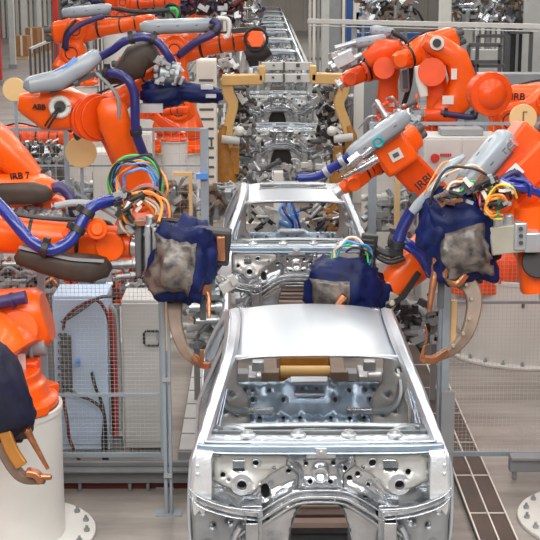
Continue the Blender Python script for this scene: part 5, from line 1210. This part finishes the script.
# cartons on the far floor, upper left
def carton(px0, px1, py0, py1, Y, label):
    a = at(px0, py0, Y); b = at(px1, py1, Y); t = thing('carton', ((a.x+b.x)/2, Y, 0), label, 'box')
    k = MB(); k.bx(a.x, b.x, Y, Y+1, .14, a.z); k.build('box', BOXB, t, bevel=.01)
    k = MB(); k.bx(a.x+.02, b.x-.02, Y+.05, Y+.95, 0, .14); k.build('pallet', TAN, t)
    k = MB(); k.bx((a.x+b.x)/2-.05, (a.x+b.x)/2+.05, Y-.01, Y, .14, a.z); k.build('tape', CREAM, t)
carton(15, 28, 36, 55, 66, 'brown carton at the far upper left, leftmost and lowest')
carton(25, 38, 28, 50, 68, 'dark brown carton in the middle of the far upper left group')
carton(37, 49, 28, 48, 70, 'brown carton nearest the robot in the far upper left group')
# railing
def railing(px0, py0, px1, py1, n, label, hpx, Y0, Y1):
    a = at(px0, py0, Y0); b = at(px1, py1, Y1); t = thing('railing', (a.x, a.y, 0), label, 'railing')
    k = MB(); k.beam(a, b, .08, .08); k.build('top_rail', LGREY, t)
    for i in range(n+1):
        p = a.lerp(b, i/n); k = MB(); k.bx(p.x-.035, p.x+.035, p.y-.035, p.y+.035, 0, p.z); k.build('baluster', DGREY, t)
railing(30, 49, 56, 38, 6, 'dark barred railing in front of the far cartons', 24, 45, 50)
railing(96, 38, 126, 36, 8, 'dark barred railing behind the upper left robots', 24, 45, 46)
# columns and panels of the far hall
cols = [(-14, -2, 52, RED, 'thin red column at the far left edge'), (7, 13, 60, LGREY, 'pale column at the far left behind the cartons'), (52, 57, 55, RED, 'narrow red column above the upper left robot'),
        (20, 26, 78, WHITE, 'white column far behind the cartons'), (36, 40, 78, WHITE, 'white column behind the middle carton'), (94, 102, 56, CREAM, 'cream column behind the upper left robots'), (118, 126, 60, LGREY, 'light grey column behind the level robot arms'),
        (128, 134, 45, CREAM, 'narrow cream column between the level robot arms'), (228, 236, 48, BRONZE, 'brownish column left of the far bodies'), (206, 214, 40, LGREY, 'pale column behind the long robot arm'),
        (322, 330, 50, LGREY, 'pale column right of the far bodies'), (330, 340, 44, GREY, 'grey column right of the far bodies beside the blue posts'), (347, 353, 38, BLUE, 'blue post left of the upper right robots'), (354, 360, 40, CREAM, 'cream post beside the blue post'),
        (455, 474, 36, LGREY, 'broad pale column above the round shoulder disc'), (506, 522, 42, DGREY, 'dark column at upper right'), (526, 548, 34, LGREY, 'pale column at the top right corner'), (440, 452, 48, WHITE, 'white column behind the curved robot arm')]
for a_, b_, Y, m_, l in cols:
    q = at(a_, 0, Y); r_ = at(b_, 0, Y); t = thing('column', ((q.x+r_.x)/2, Y, 0), l, 'column')
    k = MB(); k.bx(q.x, r_.x, Y, Y+.3, 0, 5.6); k.build('shaft', m_, t, bevel=.02)
    k = MB(); k.bx(q.x-.05, r_.x+.05, Y-.05, Y+.35, 0, .2); k.build('foot', GREY, t)
# long pale pipe rack strips behind the far line
def strips(px0, px1, Y, n, label, ms):
    a = at(px0, 0, Y); b = at(px1, 0, Y); t = thing('pipe_rack', ((a.x+b.x)/2, Y, 0), label, 'rack')
    for i in range(n):
        x = a.x+(b.x-a.x)*(i+.5)/n; w_ = (b.x-a.x)/n*.32; k = MB(); k.bx(x-w_, x+w_, Y, Y+.2, 0, 5.2); k.build('pipe', ms[i % len(ms)], t, bevel=.01)
    k = MB()
    for z in (.5, 2, 3.5): k.bx(a.x, b.x, Y+.2, Y+.3, z, z+.12)
    k.build('cross_bar', GREY, t)
strips(308, 346, 58, 9, 'rack of upright pale pipes right of the far bodies', [LGREY, CREAM, GREY, WHITE, BRONZE])
strips(212, 262, 70, 10, 'rack of upright pipes left of the far bodies', [LGREY, GREY, CREAM, BRONZE])
strips(82, 128, 66, 9, 'rack of dark and pale uprights behind the upper left robots', [DGREY, LGREY, GREY, CREAM])
strips(0, 56, 84, 12, 'row of pale upright panels far behind the cartons', [CREAM, LGREY, WHITE])
strips(476, 508, 50, 6, 'upright pipes behind the top right rail', [LGREY, WHITE, GREY])
# blue beams
for p0, p1, Y, l in (((356, 33), (446, 41), 34, 'long blue beam behind the upper right robots'), ((356, 12), (378, 30), 40, 'blue box at the top beside the blue post')):
    a = at(p0[0], p0[1], Y); b = at(p1[0], p1[1], Y); t = thing('blue_beam', ((a.x+b.x)/2, Y, 0), l, 'beam')
    k = MB(); k.bx(a.x, b.x, Y, Y+.3, b.z, a.z); k.build('beam', BLUE, t, bevel=.01)
    for x in (a.x+.1, b.x-.1): k = MB(); k.bx(x-.05, x+.05, Y+.1, Y+.2, 0, b.z); k.build('leg', DGREY, t)
# overhead rail at right
a = at(308, 21, 27); b = at(560, 27, 24.5); t = thing('overhead_rail', (a.x, a.y, 0), 'long pale rail crossing the upper right of the hall', 'rail')
k = MB(); k.beam(a, b, .07, .09); k.beam(a-V((0, .1, .08)), b-V((0, .1, .08)), .03, .02); k.build('rail', LGREY, t, bevel=.01)
for q in (.2, .62, .99):
    c = a.lerp(b, q); k = MB(); k.bx(c.x-.05, c.x+.05, c.y+.06, c.y+.16, 0, c.z); k.build('post', GREY, t)
# black pipe frames at right
def frame_obj(px0, px1, py0, py1, Y, label, m_=DGREY):
    a = at(px0, py0, Y); b = at(px1, py1, Y); t = thing('pipe_scaffold', ((a.x+b.x)/2, Y, 0), label, 'frame')
    k = MB()
    for x in (a.x, b.x): k.bx(x-.04, x+.04, Y, Y+.08, 0, a.z)
    k.build('upright', m_, t)
    k = MB()
    for z in (a.z, b.z): k.bx(a.x, b.x, Y, Y+.08, z-.04, z+.04)
    k.build('crossbar', m_, t)
frame_obj(469, 500, 45, 62, 30, 'black pipe frame above the round shoulder disc'); frame_obj(478, 508, 36, 66, 33, 'taller black pipe frame behind the shoulder disc robot'); frame_obj(508, 530, 32, 74, 31, 'narrow black pipe frame at the right')
boxat('machine_enclosure', 508, 527, 20, 74, 36, .5, DARK, 'black machine panel at upper right', 'panel')
boxat('machine_enclosure', 415, 520, 50, 90, 46, .5, LGREY, 'wide white machine enclosure behind the upper right robots', 'panel')
boxat('machine_enclosure', 380, 420, 66, 120, 27, .5, GREY, 'grey machine enclosure behind the upper right gripper robot', 'panel')
boxat('machine_enclosure', 352, 380, 76, 150, 30, .5, GREY, 'grey enclosure right of the ochre frame', 'panel')
boxat('machine_enclosure', 148, 200, 62, 128, 34.2, .5, LGREY, 'pale enclosure behind the long robot arm', 'panel')
boxat('machine_enclosure', 470, 545, 74, 130, 26, .5, GREY, 'pale enclosure behind the right edge robot', 'panel')
boxat('paper_sheet', 354, 364, 79, 84, 26.5, .02, WHITE, 'small white sign in front of the grey enclosure right of the ochre frame', 'sign')
# hanging tool clusters along the top edge
clutter('hanging_tooling', 'tangle of brown and silver tooling at the top, right of the blue post', 'tooling', 362, 408, -2, 20, 33, 34, 31, [(BRONZE, 'hose'), (STEEL, 'clamp'), (DARK, 'valve'), (ALU, 'cylinder')], size=(.12, .3))
clutter('hanging_tooling', 'silver and dark tooling at the top right above the rail', 'tooling', 455, 520, -4, 20, 35, 34, 32, [(STEEL, 'clamp'), (BRONZE, 'link'), (ALU, 'cylinder'), (DGREY, 'valve')], size=(.12, .3))
clutter('hanging_tooling', 'dark cable tangle at the top edge left of the far bodies', 'tooling', 182, 240, -4, 14, 31, 30, 33, [(DARK, 'cable_loop'), (HOSEP, 'hose'), (ALU, 'cylinder'), (DRED, 'link')], size=(.1, .25))
clutter('hanging_tooling', 'orange and dark tooling at the top edge above the level arms', 'tooling', 62, 170, -4, 16, 31, 24, 34, [(DARK, 'valve'), (HOSEP, 'hose'), (STEEL_D, 'clamp')], size=(.1, .25))
clutter('hanging_tooling', 'tooling between the long robot arm tip and the far bodies', 'tooling', 228, 262, 8, 30, 38, 12, 35, [(ALU, 'cylinder'), (HOSEP, 'hose'), (BRONZE, 'link'), (STEEL, 'clamp')], size=(.08, .22))
clutter('valve_unit', 'copper and grey fittings behind the fence at left', 'valve unit', 20, 56, 146, 162, 19, 18, 36, CM2, size=(.06, .15))
clutter('valve_unit', 'blue and grey conveyor parts behind the left fence', 'valve unit', 44, 120, 182, 206, 19.9, 16, 37, [(BGREY, 'bracket'), (ALU, 'cylinder'), (GREY, 'clamp')], size=(.1, .25))
clutter('valve_unit', 'grey and brown parts between the left column and the second body', 'valve unit', 208, 236, 184, 214, 19.5, 16, 38, [(BRONZE, 'link'), (GREY, 'bracket'), (STEEL_D, 'clamp')], size=(.1, .22))
clutter('valve_unit', 'grey fittings below the upper right grey housing', 'valve unit', 372, 420, 196, 232, 18.8, 16, 39, [(GREY, 'bracket'), (STEEL_D, 'clamp'), (LGREY, 'plate')], size=(.1, .25))
clutter('valve_unit', 'dark and orange fittings at the top of the right fence', 'valve unit', 372, 420, 104, 140, 19.4, 18, 40, [(DGREY, 'bracket'), (STEEL_D, 'clamp'), (ORANGE_D, 'orange_bracket'), (ALU, 'cylinder')], size=(.08, .2))
clutter('valve_unit', 'brown and grey parts behind the left column fence', 'valve unit', 158, 198, 184, 236, 18.9, 16, 41, [(BRONZE, 'link'), (LGREY, 'plate'), (STEEL_D, 'clamp')], size=(.1, .25))
